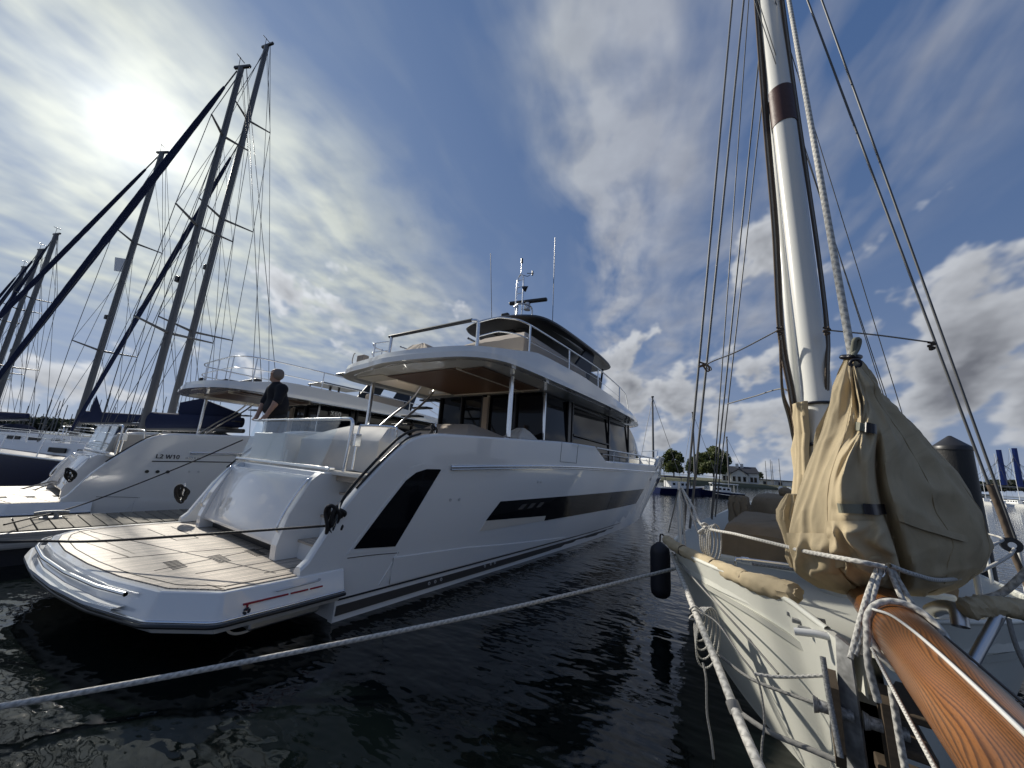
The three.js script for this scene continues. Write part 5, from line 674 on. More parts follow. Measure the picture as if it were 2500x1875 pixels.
// ---------------------------------------------------------------- the man at the rail
{
  // joints in the yacht's axes (survey units; he is about 2.2 of them tall), looking to port and up
  const f = [];                                        // skin
  const cap = (list, a, b, ra, rb) => list.push([V(...a), V(...b), ra, rb]);
  const X = -1.98, Z = -0.62;
  const P = (x, y, z) => [X + x, y, Z + z];            // x: starboard, z: aft (towards the rail)
  const skin = [], shirt = [], legs = [];
  // torso leans aft over the rail
  cap(shirt, P(0, 3.02, -0.06), P(0.0, 3.4, 0.0), 0.2, 0.225); cap(shirt, P(0, 3.4, 0), P(0, 3.74, 0.08), 0.225, 0.2); cap(shirt, P(-0.2, 3.74, 0.09), P(0.2, 3.74, 0.07), 0.125, 0.125); cap(shirt, P(-0.1, 3.3, 0.06), P(0.1, 3.3, 0.06), 0.2, 0.2); cap(shirt, P(0, 3.78, 0.09), P(-0.01, 3.87, 0.12), 0.11, 0.085);
  cap(shirt, P(-0.24, 3.76, 0.09), P(-0.31, 3.46, 0.17), 0.115, 0.098); cap(shirt, P(0.24, 3.76, 0.07), P(0.31, 3.46, 0.15), 0.115, 0.098);
  // arms straight down to the rail
  for (const s of [-1, 1]) { cap(skin, P(s * 0.29, 3.54, 0.15), P(s * 0.315, 3.36, 0.2), 0.074, 0.064); cap(skin, P(s * 0.315, 3.36, 0.2), P(s * 0.24, 3.08, 0.3), 0.062, 0.042); cap(skin, P(s * 0.24, 3.08, 0.3), P(s * 0.21, 3.03, 0.325), 0.046, 0.05); for (let k = 0; k < 4; k++) cap(skin, P(s * (0.2 + 0.03 * (k - 1.5)), 3.035, 0.34), P(s * (0.19 + 0.03 * (k - 1.5)), 2.985, 0.39), 0.015, 0.012); cap(skin, P(s * 0.2 - s * 0.03, 3.03, 0.31), P(s * 0.13, 3.02, 0.33), 0.016, 0.013); }
  // neck and head, turned to port and raised
  cap(skin, P(0, 3.82, 0.1), P(-0.02, 3.97, 0.14), 0.088, 0.082); cap(skin, P(-0.015, 4.09, 0.135), P(-0.03, 4.14, 0.15), 0.128, 0.125); cap(skin, P(-0.07, 4.03, 0.17), P(-0.09, 4.0, 0.18), 0.092, 0.07); cap(skin, P(-0.14, 4.09, 0.19), P(-0.172, 4.065, 0.2), 0.02, 0.024); cap(skin, P(-0.115, 4.125, 0.16), P(-0.1, 4.125, 0.22), 0.03, 0.03); cap(skin, P(-0.125, 4.02, 0.175), P(-0.12, 4.02, 0.205), 0.022, 0.022);
  cap(skin, P(0.02, 4.09, 0.27), P(0.03, 4.12, 0.272), 0.022, 0.026); cap(skin, P(0.0, 4.09, 0.02), P(0.01, 4.12, 0.018), 0.022, 0.026);
  cap(legs, P(-0.1, 3.0, -0.06), P(-0.12, 2.52, -0.02), 0.16, 0.105); cap(legs, P(-0.12, 2.52, -0.02), P(-0.12, 2.1, -0.08), 0.1, 0.075); cap(legs, P(0.1, 3.0, -0.06), P(0.12, 2.52, -0.02), 0.16, 0.105); cap(legs, P(0.12, 2.52, -0.02), P(0.12, 2.1, -0.08), 0.1, 0.075); cap(legs, P(-0.1, 3.05, -0.06), P(0.1, 3.05, -0.06), 0.17, 0.17);
  cap(legs, P(-0.12, 2.08, -0.1), P(-0.15, 2.06, 0.12), 0.06, 0.05); cap(legs, P(0.12, 2.08, -0.1), P(0.12, 2.06, 0.12), 0.06, 0.05);
  const hair = [[V(...P(0.015, 4.14, 0.135)), V(...P(0.03, 4.1, 0.13)), 0.1315, 0.125]];
  const meshOf = (caps, centre, half, res, k, cut) => {
    const mc = new MarchingCubes(res, M.skin, false, false, 120000); mc.isolation = 0; const h = res / 2, v = V(0, 0, 0), ab = V(0, 0, 0), ap = V(0, 0, 0);
    for (let z = 0; z < res; z++) for (let y = 0; y < res; y++) for (let x = 0; x < res; x++) {
      v.set((x - h) / h * half + centre.x, (y - h) / h * half + centre.y, (z - h) / h * half + centre.z); let d = 1e3;
      for (const [a, b, ra, rb] of caps) { ab.subVectors(b, a); ap.subVectors(v, a); const t = clamp(ap.dot(ab) / ab.lengthSq(), 0, 1); const e = ap.addScaledVector(ab, -t).length() - lerp(ra, rb, t); const q = clamp(0.5 + 0.5 * (d - e) / k, 0, 1); d = lerp(d, e, q) - k * q * (1 - q); }
      if (cut) d = Math.max(d, cut(v)); mc.field[x + y * res + z * res * res] = -d;
    }
    mc.update(); const n = mc.count, pos = new Float32Array(n * 3), nor = new Float32Array(n * 3); for (let i = 0; i < n * 3; i++) { pos[i] = mc.positionArray[i] * half + [centre.x, centre.y, centre.z][i % 3]; nor[i] = mc.normalArray[i]; }
    const g = new THREE.BufferGeometry(); g.setAttribute('position', new THREE.BufferAttribute(pos, 3)); g.computeVertexNormals(); return g;
  };
  const man = thing('person', 'man in a dark navy polo shirt leaning on the rail above the transom', 'person'); man.position.copy(Y.out(V(X, 2.0, Z))); man.rotation.y = Y.a;
  const mv = g => { g.translate(-X, -2.0, -Z); return g; };
  const body = merge([meshOf(skin.slice(0, 16), V(X, 3.3, Z + 0.25), 0.42, 70, 0.02), meshOf(skin.slice(16), V(X, 4.05, Z + 0.14), 0.3, 60, 0.03)]);
  put(man, 'body', mv(body), M.skin);
  put(man, 'polo_shirt', mv(meshOf(shirt, V(X, 3.42, Z + 0.05), 0.56, 70, 0.07)), M.polo);
  put(man, 'trousers', mv(meshOf(legs, V(X, 2.6, Z), 0.68, 60, 0.05)), M.trousers);
  put(man, 'hair', mv(meshOf(hair, V(X, 4.1, Z + 0.14), 0.2, 40, 0.01, v => 0.055 - (v.x - X) * 0.9 + (v.y - 4.2) * 0.35)), M.hair);
  add(man);
}
// ---------------------------------------------------------------- sailing yachts beyond
function sailboat({ label, group, mastPx, depth, base, bowPx, bowDepth, hull, cover, furl, headPx, thick = 0.16, spread = [], beam = 2.0, free = 1.5, aft = 7, detail = true }) {
  // mast: sighted at its top and foot; bow: sighted, at a measured distance from the mast
  const top = at(...mastPx, depth), foot = V(top.x, 1.2, top.z);
  const bow = at(...bowPx, bowDepth), bowDist = Math.hypot(bow.x - foot.x, bow.z - foot.z);
  const dir = V(bow.x - foot.x, 0, bow.z - foot.z).normalize(), ang = Math.atan2(dir.x, dir.z), root = thing('sailing_yacht', label, 'sailboat', group);
  root.position.set(foot.x, 0, foot.z); root.rotation.y = ang;                       // local +z towards her bow
  const toLocal = p => p.clone().sub(root.position).applyAxisAngle(V(0, 1, 0), -ang);
  const H = top.y, L = bowDist, B = smoothTable([[L, 0.03], [L - 1, 0.5], [L - 3, beam * 0.72], [0, beam], [-aft * 0.6, beam * 0.95], [-aft, beam * 0.8]]);
  const rows = []; for (let i = 0; i <= 26; i++) { const z = lerp(L, -aft, i / 26), b = B(z), t = free + 0.35 * ((z + aft) / (L + aft)) ** 2, zz = z - 0.0; rows.push([V(0.02, -0.2, z - (z > L - 3 ? (z - L + 3) * 0.35 : 0)), V(b * 0.82, 0, z - (z > L - 3 ? (z - L + 3) * 0.28 : 0)), V(b * 0.97, t * 0.55, z - (z > L - 3 ? (z - L + 3) * 0.1 : 0)), V(b, t, z), V(b * 0.6, t + 0.1, z), V(0, t + 0.16, z)]); }
  const h1 = loft(rows, { crease: 0.4 }), h2 = loft(rows.map(r => r.map(p => V(-p.x, p.y, p.z)).reverse()), { crease: 0.4 });
  put(root, 'hull', [h1, h2, prism([V(-B(-aft), -0.2, -aft), V(B(-aft), -0.2, -aft), V(B(-aft), free, -aft), V(-B(-aft), free, -aft)], V(0, 0, -0.02))], hull);
  if (detail) {
    for (const s of [1, -1]) { const p = []; for (let i = 0; i <= 16; i++) { const z = lerp(L - 0.1, -aft, i / 16); p.push(V(s * B(z), free + 0.35 * ((z + aft) / (L + aft)) ** 2 + 0.02, z)); } put(root, 'toe_rail', rope(p, 0.045, 60, 5), M.gel); const g = p.map(q => V(q.x * 0.96, q.y + 0.75, q.z)); put(root, 'guard_wire', rope(g, 0.014, 60, 4), M.steel); for (let i = 0; i <= 16; i += 2) put(root, 'stanchion', rod(p[i], g[i], 0.018), M.steel); }
    const ch = []; for (const [z, w, y] of [[L - 3.2, 0.5, 0.1], [L - 4, 0.8, 0.5], [1, 1.15, 0.62], [-aft * 0.45, 1.2, 0.62], [-aft * 0.5, 1.15, 0.1]]) ch.push([V(w, free + 0.05, z), V(w * 0.86, free + 0.1 + y, z), V(-w * 0.86, free + 0.1 + y, z), V(-w, free + 0.05, z)]); put(root, 'coachroof', loft(ch, { crease: 0.3 }), M.gel);
    for (const s of [1, -1]) for (const z of [2.5, 1, -0.6]) put(root, 'cabin_window', bx(s * 1.03, s * 1.09, free + 0.3, free + 0.5, z - 0.45, z + 0.45, 0.02), M.tint);
    put(root, 'sprayhood', loft([[-aft * 0.45], [-aft * 0.52], [-aft * 0.62]].map(([z], i) => [...Array(9)].map((_, k) => { const a = k / 8 * Math.PI; return V(Math.cos(a) * 1.25, free + 0.5 + Math.sin(a) * [0.35, 0.8, 0.85][i], z); })), { crease: 0.6 }), cover);
    put(root, 'boom', rod(V(0, free + 1.55, -0.2), V(0, free + 1.7, -aft * 0.72), 0.09), M.alu);
    const sc = []; for (let i = 0; i <= 12; i++) { const t = i / 12, z = lerp(-0.3, -aft * 0.7, t), r = lerp(0.3, 0.16, t), y = free + 1.9 + 0.15 * t; sc.push([...Array(12)].map((_, k) => { const a = k / 12 * 6.2832; return V(Math.cos(a) * r * 0.7 + 0.02 * noise2(i, k), y + Math.sin(a) * r * 1.3, z); })); } put(root, 'sail_cover', loft(sc, { close: true, cap: true, crease: 0.8 }), cover);
    put(root, 'pulpit', rope([V(0.7, free + 0.4, L - 1.4), V(0.66, free + 1.15, L - 1.2), V(0.3, free + 1.25, L - 0.2), V(-0.3, free + 1.25, L - 0.2), V(-0.66, free + 1.15, L - 1.2), V(-0.7, free + 0.4, L - 1.4)], 0.03, 40, 6), M.steel);
  }
  const mg = new THREE.CylinderGeometry(thick * 0.86, thick, H - 1.2, 14, 1); mg.scale(0.75, 1, 1.15); mg.translate(0, (H + 1.2) / 2, 0); const mast = put(root, 'mast', mg, M.alu);
  put(mast, 'masthead', [bx(-0.06, 0.06, H - 0.04, H + 0.1, -0.55, 0.45), rod(V(0, H, 0.2), V(0, H + 0.75, 0.25), 0.015), rod(V(-0.28, H + 0.7, 0.25), V(0.22, H + 0.7, 0.25), 0.022)], M.black);
  const head = toLocal(at(...headPx, depth)).setX(0); const hy = Math.min(head.y, H - 0.2), hz = 0.25, stem = V(0, free + 0.45, L - 0.15), hp = V(0, hy, hz);
  if (furl) put(root, 'furled_genoa', (() => { const n = 50, rr = []; for (let i = 0; i <= n; i++) { const t = i / n, p = hp.clone().lerp(stem, lerp(0.05, 0.97, t)), r = (0.06 + furl * Math.sin(Math.PI * Math.pow(t, 0.6)) * 0.9 + furl * 0.35 * t) * (1 + 0.1 * noise2(i * 0.9, 2)); rr.push([...Array(10)].map((_, k) => { const a = k / 10 * 6.2832; return V(p.x + Math.cos(a) * r, p.y + Math.sin(a) * r * 0.5, p.z + Math.sin(a) * r * 0.8); })); } return loft(rr, { close: true, cap: true, crease: 0.8 }); })(), cover);
  put(root, 'forestay', rope([hp, stem], 0.03, 4, 5), M.wire);
  const W = (a, b, r = 0.016) => put(root, 'rigging_wire', rope([a, b], r, 2, 4), M.wire);
  W(V(0, H, 0.1), V(0, free + 0.5, L - 0.4), 0.014); W(V(0, H, -0.3), V(0.5, free + 0.5, -aft + 0.2)); W(V(0, H, -0.3), V(-0.5, free + 0.5, -aft + 0.2));
  spread.forEach(([k, w]) => { const y = 1.2 + (H - 1.2) * k; for (const s of [1, -1]) put(mast, 'spreader', rod(V(0, y, 0), V(s * w, y + 0.12, -0.45), 0.075, 0.04, 6), M.alu); });
  for (const s of [1, -1]) { let prev = V(s * beam * 0.93, free, -0.6); [...spread].sort((a, b) => a[0] - b[0]).forEach(([k, w]) => { const y = 1.32 + (H - 1.2) * k, tip = V(s * w, y, -0.45); W(prev, tip, 0.018); W(V(s * beam * 0.9, free, -0.5), V(0, y, 0), 0.014); W(tip, V(0, Math.min(y + (H - 1.2) * 0.24, H - 0.3), 0), 0.012); prev = tip; }); W(prev, V(0, H - 0.2, -0.1), 0.018); W(V(s * 0.25, free + 0.7, -0.1), V(s * 0.1, H - 0.4, -0.05), 0.012); }
  if (detail) { put(mast, 'steaming_light', bx(-0.1, 0.1, 1.2 + (H - 1.2) * 0.4, 1.5 + (H - 1.2) * 0.4, 0.2, 0.42, 0.04), M.black); }
  return add(root);
}
sailboat({ label: 'tall sailing yacht whose mast stands behind the second yacht flybridge', mastPx: [652, 112], depth: 25, bowPx: [150, 1098], bowDepth: 22, hull: M.gel, cover: M.navyCloth, furl: 0.07, headPx: [585, 395], thick: 0.19, spread: [[0.26, 1.9], [0.52, 1.6], [0.78, 1.2]], beam: 2.2 });
sailboat({ label: 'navy hulled sailing yacht with thick furled genoa beyond the second yacht', mastPx: [590, 165], depth: 20.5, bowPx: [-150, 1135], bowDepth: 17.5, hull: M.navy, cover: M.navyCloth, furl: 0.095, headPx: [590, 172], thick: 0.165, spread: [[0.28, 1.8], [0.54, 1.5], [0.79, 1.1]], beam: 2.1, free: 1.25 });
sailboat({ label: 'white sailing yacht with square radar reflector on its shorter mast', mastPx: [396, 373], depth: 27, bowPx: [-290, 1085], bowDepth: 24, hull: M.gel, cover: M.navyCloth, furl: 0.075, headPx: [392, 385], thick: 0.19, spread: [[0.3, 1.8], [0.66, 1.5]], beam: 2.1 });
{ const far = 'far masts along the pontoon'; [[138, 572, 36], [100, 610, 39], [60, 652, 43], [-30, 640, 40]].forEach(([x, y, d], i) => sailboat({ label: ['sailing yacht with the tallest of the three close standing far masts', 'sailing yacht with the middle of the three close standing far masts', 'sailing yacht with the shortest of the three close standing far masts', 'sailing yacht mostly hidden beyond the three close standing masts'][i], mastPx: [x, y], depth: d, bowPx: [x - 330, 1050], bowDepth: d * 0.95, hull: M.gel, cover: M.navyCloth, furl: 0.08, headPx: [x, y + 8], thick: 0.24, spread: [[0.33, 1.7], [0.66, 1.4]], beam: 2.0, detail: true })); }
{ // square reflector and small storm sail seen among the masts
  const p = at(297, 647, 26.2), b = solo('radar_reflector', bx(-0.35, 0.35, -0.5, 0.5, -0.03, 0.03, 0.02), M.gel, 'square white reflector hung beside the shorter mast', 'reflector'); b.position.copy(p); b.rotation.set(0, 0.6, 0.15); add(b);
  const s = solo('storm_sail', prism([at(236, 965, 17), at(257, 1030, 17), at(212, 1030, 17)], V(0.02, 0, 0.03)), M.navyCloth, 'small black triangular sail standing above the second yacht stern', 'sail'); add(grounded(s));
  const c = solo('boom_cover', prism([at(448, 985, 16.5), at(500, 975, 16.5), at(590, 1010, 16.5), at(585, 1042, 16.5), at(440, 1045, 16.5)], V(0.1, 0, 0.3)), M.navyCloth, 'navy boom tent with a small yellow label behind the second yacht saloon', 'boom tent'); put(c, 'yellow_label', prism([at(497, 998, 16.4), at(506, 998, 16.4), at(506, 1004, 16.4), at(497, 1004, 16.4)], V(0, 0, 0.02)), std('yellow label', 0.5, 0.4, 0.03, 0.6)); c.geometry.computeBoundingBox(); add(c);
}
// a distant forest of masts: each pole a thing
for (const [x, y, d, lab] of [[1593, 970, 50, 'single dark mast standing beyond the large yacht bow'], [1691, 1008, 60, 'slim mast standing between the ketch shrouds and the yacht bow'], [1774, 1068, 70, 'short thin mast beyond the ketch shrouds']]) { const t = at(x, y, d), m = solo('distant_mast', [rod(V(0, 0, 0), V(0, t.y, 0), 0.16, 0.12, 8), rod(V(0, t.y, 0), V(0, t.y + 0.15, 0), 0.2, 0.2, 8), rope([V(0, t.y, 0), V(3.2, 1.5, 1)], 0.03, 2, 4), rope([V(0, t.y, 0), V(-2.5, 1.5, 1)], 0.03, 2, 4)], M.alu, lab, 'mast'); m.position.set(t.x, 0, t.z); add(m); }
{ const r = seeded(41); const spots = []; for (let i = 0; i < 34; i++) spots.push([60 + i * 13 + r() * 12, 960 + r() * 60, 90 + r() * 50]); const lab = 'distant bare mast rising above the far marina trees'; for (const [x, y, d] of spots) { const t = at(x, y, d), m = solo('distant_mast', [rod(V(0, 0, 0), V(0, t.y, 0), 0.13, 0.09, 6), rod(V(-0.7, t.y * 0.6, 0), V(0.7, t.y * 0.6, 0), 0.04, 0.04, 4)], M.alu, lab, 'mast', 'distant masts of the far marina'); m.position.set(t.x, 0, t.z); add(m); } }
// ---------------------------------------------------------------- far shore, trees, house, boats, bridge
const leafM = (r, g, b) => std('foliage', r, g, b, 0.9, { transmission: 0.3, thickness: 0, side: THREE.DoubleSide });
function tree(px, py, w, h, depth, mat, label, group, seed) {
  const base = at(px, py, depth), s = depth / 902, W = w * s / 2, Hh = h * s, r = seeded(seed), root = thing('tree', label, 'tree', group); root.position.set(base.x, Math.max(base.y, 0.4), base.z);
  const limbs = [rope([V(0, -0.6, 0), V(0.02 * W, Hh * 0.3, 0), V(-0.05 * W, Hh * 0.6, 0.03 * W)], Hh * 0.03, 8, 6)]; for (let i = 0; i < 6; i++) { const a = r() * 6.28, y = Hh * (0.2 + 0.3 * r()); limbs.push(rope([V(0, y, 0), V(Math.cos(a) * W * 0.35, y + Hh * 0.14, Math.sin(a) * W * 0.35), V(Math.cos(a) * W * 0.6, y + Hh * 0.25, Math.sin(a) * W * 0.6)], Hh * 0.012, 6, 5)); }
  put(root, 'trunk', limbs, M.oldwood);
  const clumps = []; for (let i = 0; i < 60; i++) { const a = r() * 6.28, q = Math.sqrt(r()), y = 0.1 + 0.85 * r(), rad = Math.pow(Math.sin(Math.PI * Math.pow(y, 0.8)), 0.6) * 0.95 + 0.1; clumps.push([Math.cos(a) * q * W * rad * 0.8, y * Hh, Math.sin(a) * q * W * rad * 0.8, (0.16 + 0.14 * r()) * W]); }
  const pos = [], e = W * 0.085; for (const [cx, cy, cz, cr] of clumps) for (let i = 0; i < 60; i++) { const d = V(r() - 0.5, r() - 0.5, r() - 0.5).normalize().multiplyScalar(cr * (0.55 + 0.55 * r())), c = V(cx, cy, cz).add(d); if (c.y < Hh * 0.08) continue; const a = V(r() - 0.5, r() - 0.5, r() - 0.5).normalize().multiplyScalar(e * (0.6 + 0.8 * r())), b = V(r() - 0.5, r() - 0.5, r() - 0.5).cross(a).normalize().multiplyScalar(e * (0.5 + 0.6 * r())); const q = [c.clone().add(a), c.clone().add(b), c.clone().sub(a), c.clone().sub(b)]; for (const k of [0, 1, 2, 0, 2, 3]) pos.push(q[k].x, q[k].y, q[k].z); }
  const g = new THREE.BufferGeometry(); g.setAttribute('position', new THREE.Float32BufferAttribute(pos, 3)); g.computeVertexNormals(); put(root, 'crown', g, mat); return add(root);
}
{ // shore: low bank with a stony edge, seen on the right and behind the masts
  const bank = (list, name, lab) => { const rows = [[], [], [], []]; for (const [x, y, d] of list) { const p = at(x, y, d); p.y = 0; const o = V(p.x, 0, p.z).normalize(); rows[0].push(V(p.x, -0.3, p.z)); rows[1].push(V(p.x, 0.35, p.z).addScaledVector(o, 0.8)); rows[2].push(V(p.x, 1.0, p.z).addScaledVector(o, 3)); rows[3].push(V(p.x, 1.2, p.z).addScaledVector(o, 160)); } const g = loft(rows, { crease: 0.3 }); add(solo(name, g, std('grassy shore', 0.085, 0.09, 0.055, 0.95, { bumpMap: txCanvas, bumpScale: 0.2 }), lab, 'shore', null, 'structure')); };
  const arc = []; for (let x = -500; x <= 1250; x += 125) arc.push([x, 1140, 150]); for (let x = 1350; x <= 2950; x += 100) arc.push([x, 1180, x < 1900 ? 104 : lerp(104, 120, (x - 1900) / 1000)]);
  bank(arc, 'shore', 'low grassy far shore behind the marina');
  const G = 'trees on the far shore', m1 = leafM(0.075, 0.095, 0.02), m2 = leafM(0.05, 0.07, 0.022), m3 = leafM(0.03, 0.042, 0.025);
  tree(1645, 1158, 62, 56, 112, m1, 'smaller green tree on the far shore beside the yacht bow', G, 3);
  tree(1742, 1160, 92, 64, 112, m1, 'broad green tree on the far shore beside the gabled house', G, 5);
  tree(1700, 1162, 50, 44, 128, m2, 'dull green tree behind and between the two bright ones', G, 7);
  tree(1857, 1170, 16, 17, 120, m2, 'single small round tree on the open far shore', G, 9);
  const r = seeded(23); for (let i = 0; i < 26; i++) { const x = -60 + i * 23 + r() * 10, hz = 1038 + x * 0.068; tree(x, hz + 8, 46 + r() * 30, 20 + r() * 12, 165 + r() * 15, m3, 'dark tree in the long belt behind the distant masts', 'dark tree belt behind the distant masts', 50 + i); }
  for (let i = 0; i < 12; i++) { const x = 2330 + i * 24 + r() * 8; tree(x, 1199, 40 + r() * 20, 18 + r() * 10, 190 + r() * 15, m3, 'dark tree in the low belt behind the blue pylons', 'dark tree belt behind the blue pylons', 90 + i); }
}
{ // gabled house
  const h = thing('gabled_house', 'white gabled house with dark roof and chimneys on the far shore', 'house'); const p = at(1806, 1176, 116); h.position.set(p.x, 0.9, p.z); h.rotation.y = -0.62; const W = std('white weatherboard', 0.62, 0.63, 0.64, 0.7), D = std('dark slate roof', 0.03, 0.034, 0.045, 0.6);
  put(h, 'wall', [bx(-5, 5, 0, 3.2, -3, 0), prism([V(-2.2, 0, 0.8), V(2.2, 0, 0.8), V(2.2, 2.7, 0.8), V(0, 4.2, 0.8), V(-2.2, 2.7, 0.8)], V(0, 0, -1))], W);
  const roof = put(h, 'roof', [prism([V(-5.3, 3.1, 0.3), V(5.3, 3.1, 0.3), V(4.4, 5.0, -1.5), V(-4.4, 5.0, -1.5)], V(0, 0.15, 0)), prism([V(-5.3, 3.1, -3.3), V(5.3, 3.1, -3.3), V(4.4, 5.0, -1.5), V(-4.4, 5.0, -1.5)], V(0, 0.15, 0)), prism([V(-2.6, 2.45, 1.1), V(0, 4.3, 1.1), V(0, 4.5, -1.5), V(-2.6, 2.6, -1.5)], V(0, 0.18, 0)), prism([V(2.6, 2.45, 1.1), V(0, 4.3, 1.1), V(0, 4.5, -1.5), V(2.6, 2.6, -1.5)], V(0, 0.18, 0))], D);
  for (const x of [-0.6, 0.7]) put(roof, 'chimney', bx(x - 0.4, x + 0.4, 4.6, 6.0, -1.9, -1.1), W);
  for (const [x, z] of [[-1.4, 0.8], [0, 0.8], [1.4, 0.8], [-4.2, 0], [-3.2, 0], [3.2, 0], [4.2, 0]]) { const w = put(h, 'window', bx(x - 0.38, x + 0.38, 0.5, 2.0, z, z + 0.03), M.tint); put(w, 'frame', [bx(x - 0.46, x - 0.38, 0.45, 2.05, z, z + 0.06), bx(x + 0.38, x + 0.46, 0.45, 2.05, z, z + 0.06), bx(x - 0.46, x + 0.46, 2.0, 2.1, z, z + 0.06)], W); }
  add(h);
  const lows = [[1868, 1180, 5], [1905, 1183, 6], [1938, 1184, 5], [2395, 1208, 4]]; const lab = ['low pale boat shed on the far shore beside the small round tree', 'flat roofed pale shed on the far shore with a dark canopy', 'small pale shed on the far shore behind the canvas bag', 'low shed behind the far white boats']; lows.forEach(([x, y, w], i) => { const s = thing('boat_shed', lab[i], 'shed'); const q = at(x, y, 118); s.position.set(q.x, 0.9, q.z); s.rotation.y = -0.7; put(s, 'wall', bx(-w / 2, w / 2, 0, 1.5, -2, 0), W); put(s, 'roof', bx(-w / 2 - 0.2, w / 2 + 0.2, 1.5, 1.75, -2.2, 0.4), D); put(s, 'door', bx(-0.5, 0.5, 0, 1.1, 0, 0.05), D); add(s); });
  for (const [x, y] of [[1868, 1125], [1880, 1122], [1884, 1126], [1901, 1120], [1620, 1105]]) { const t = at(x, y, 116), m = solo('distant_mast', [rod(V(0, 0, 0), V(0, t.y, 0), 0.1, 0.07, 6), rod(V(-0.5, t.y * 0.6, 0), V(0.5, t.y * 0.6, 0), 0.03, 0.03, 4)], M.alu, 'thin bare mast standing on the open far shore', 'mast', 'thin masts on the open shore'); m.position.set(t.x, 0, t.z); add(m); }
}
function smallBoat(px, py, depth, len, turn, hullM, label, { cabin = 1, mast = 0, group, canopy } = {}) {
  const p = at(px, py, depth), b = thing('moored_boat', label, 'boat', group); b.position.set(p.x, 0, p.z); b.rotation.y = turn; const L = len / 2, rows = [];
  for (let i = 0; i <= 14; i++) { const t = i / 14, x = lerp(-L, L, t), w = len * 0.16 * Math.min(1, Math.pow(Math.max(0, 1 - t), 0.55) * 1.5 + 0.02), y = len * 0.09 + len * 0.05 * t * t; rows.push([V(x, -0.2, 0.01), V(x, 0, w * 0.8), V(x, y, w), V(x, y + 0.02, 0), V(x, y, -w), V(x, 0, -w * 0.8)]); }
  put(b, 'hull', loft(rows, { close: true, cap: true, crease: 0.4 }), hullM);
  const y0 = len * 0.1; put(b, 'rail', [1, -1].map(s => rope(rows.filter((_, i) => i % 2 === 0).map(r => V(r[0].x, r[2].y + 0.02, s * r[2].z)), len * 0.006, 24, 5)), M.gel);
  if (cabin) { const c = put(b, 'cabin', bx(-L * 0.5, L * 0.25, y0, y0 + len * 0.11, -len * 0.1, len * 0.1, 0.08), M.gel); for (let k = 0; k < 4; k++) for (const s of [1, -1]) put(c, 'window', bx(-L * 0.44 + k * L * 0.17, -L * 0.34 + k * L * 0.17, y0 + len * 0.045, y0 + len * 0.085, s * len * 0.1, s * (len * 0.1 + 0.02)), M.tint); if (canopy) put(b, 'canopy', [bx(-L * 0.8, L * 0.3, y0 + len * 0.17, y0 + len * 0.19, -len * 0.12, len * 0.12, 0.03), ...[-0.75, 0.25].flatMap(k => [1, -1].map(s => rod(V(L * k, y0, s * len * 0.11), V(L * k, y0 + len * 0.18, s * len * 0.11), 0.03)))], canopy); }
  if (mast) { put(b, 'mast', rod(V(0.1 * L, y0, 0), V(0.1 * L, mast, 0), len * 0.009, len * 0.006), M.gel); put(b, 'stays', [rope([V(0.1 * L, mast, 0), V(L * 0.95, y0, 0)], 0.02, 2, 4), rope([V(0.1 * L, mast, 0), V(-L * 0.95, y0, 0)], 0.02, 2, 4)], M.wire); put(b, 'boom', rod(V(0.1 * L, y0 + len * 0.14, 0), V(-0.75 * L, y0 + len * 0.15, 0), len * 0.012), M.navyCloth); }
  return add(b);
}
smallBoat(1660, 1196, 46, 7.2, 0.25, M.navy, 'navy motor sailer with white wheelhouse beyond the large yacht bow', { mast: 0, canopy: M.navyCloth });
smallBoat(1752, 1199, 47, 5.6, 2.9, M.navy, 'smaller navy boat lying beside the motor sailer', { cabin: 1, canopy: M.gel });
smallBoat(1776, 1203, 44, 3.2, 3.0, M.rubber, 'black inflatable dinghy behind the two navy boats', { cabin: 0 });
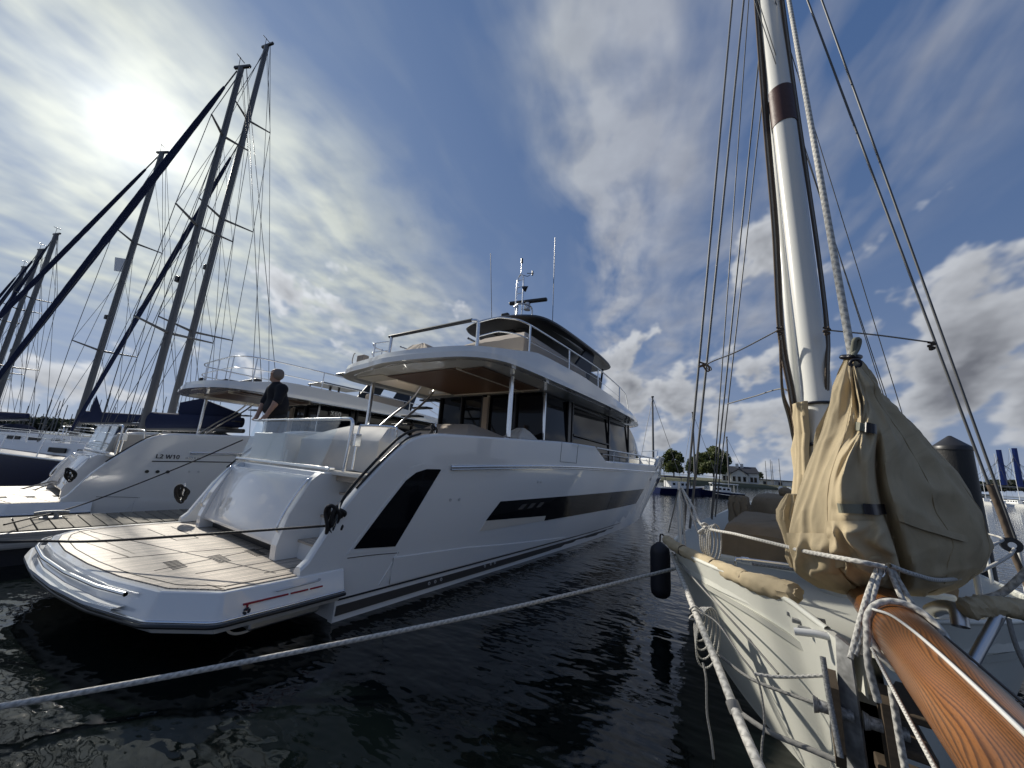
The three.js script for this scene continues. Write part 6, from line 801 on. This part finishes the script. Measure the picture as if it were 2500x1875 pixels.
{ const wm = 'white boats of the far marina'; const r = seeded(99); [[2388, 1212, 0], [2410, 1214, 13], [2430, 1216, 0], [2452, 1217, 15.5], [2474, 1218, 0], [2494, 1219, 17], [2520, 1220, 0]].forEach(([x, y, m], i) => smallBoat(x, y, 96 + r() * 8, 6 + r() * 2, 1.2 + r() * 0.5, M.gel, m ? 'white sailing boat in the far marina before the blue pylons' : 'white motor boat in the far marina before the blue pylons', { mast: m * 0.9, group: wm + (m ? ' with masts' : '') }));
  [[1905, 1184], [1925, 1186], [1950, 1186]].forEach(([x, y], i) => smallBoat(x, y, 104, 4.5, 1.0, M.gel, 'white boat lying along the far shore beside the sheds', { group: 'white boats along the far shore' })); }
{ // bridge with blue pylons and cables
  const b = thing('cable_bridge', 'cable bridge with two blue leaning pylons beyond the far marina', 'bridge'); const o = at(2440, 1190, 180); b.position.set(o.x, 0, o.z); const blue = std('blue paint', 0.02, 0.05, 0.26, 0.4), rel = (x, y, d) => at(x, y, d).sub(b.position);
  const py = [[2449, 1184, 2434, 1098, 4.8], [2488, 1188, 2472, 1094, 4.8]].map(([x0, y0, x1, y1, w]) => { const a = rel(x0 - w, y0, 180), c = rel(x0 + w, y0, 180), d = rel(x1 + w * 0.7, y1, 180), e = rel(x1 - w * 0.7, y1, 180); put(b, 'pylon', prism([a, c, d, e], V(0.5, 0, 0.7)), blue); return rel(x1, y1 + 12, 180); });
  put(b, 'deck', rope([rel(2200, 1172, 190), rel(2440, 1188, 180), rel(2700, 1206, 175)], 0.5, 20, 5), M.alu);
  for (const [k, s] of [[0, 1], [0, -1], [1, 1], [1, -1]]) for (let i = 1; i <= 4; i++) put(b, 'cable', rope([py[k].clone().add(V(0, -i * 0.9, 0)), rel((k ? 2488 : 2449) + s * i * 22, (k ? 1188 : 1184) + s * i * 1.5 - 4, 180)], 0.08, 2, 4), M.wire);
  add(b);
}
{ // mooring pile
  const p = at(2324, 1100, 11.2), t = thing('mooring_pile', 'thick black mooring pile with a conical cap behind the sail bag', 'pile'); t.position.set(p.x, 0, p.z); const r = 0.42, y = at(2330, 1092, 11.2).y; const g = new THREE.CylinderGeometry(r * 0.98, r, y + 1, 40, 1); g.translate(0, (y - 1) / 2, 0); put(t, 'shaft', g, std('black steel pile', 0.018, 0.018, 0.018, 0.5, { bumpMap: txGel, bumpScale: 0.01 })); put(t, 'cap', new THREE.LatheGeometry([[r + 0.01, y - 0.1], [r + 0.01, y], [r * 0.9, y + 0.05], [0.04, y + 0.34], [0, y + 0.35]].map(q => new THREE.Vector2(...q)), 40), std('black plastic cap', 0.02, 0.02, 0.022, 0.42)); add(t);
}
renderer.render(scene, camera);
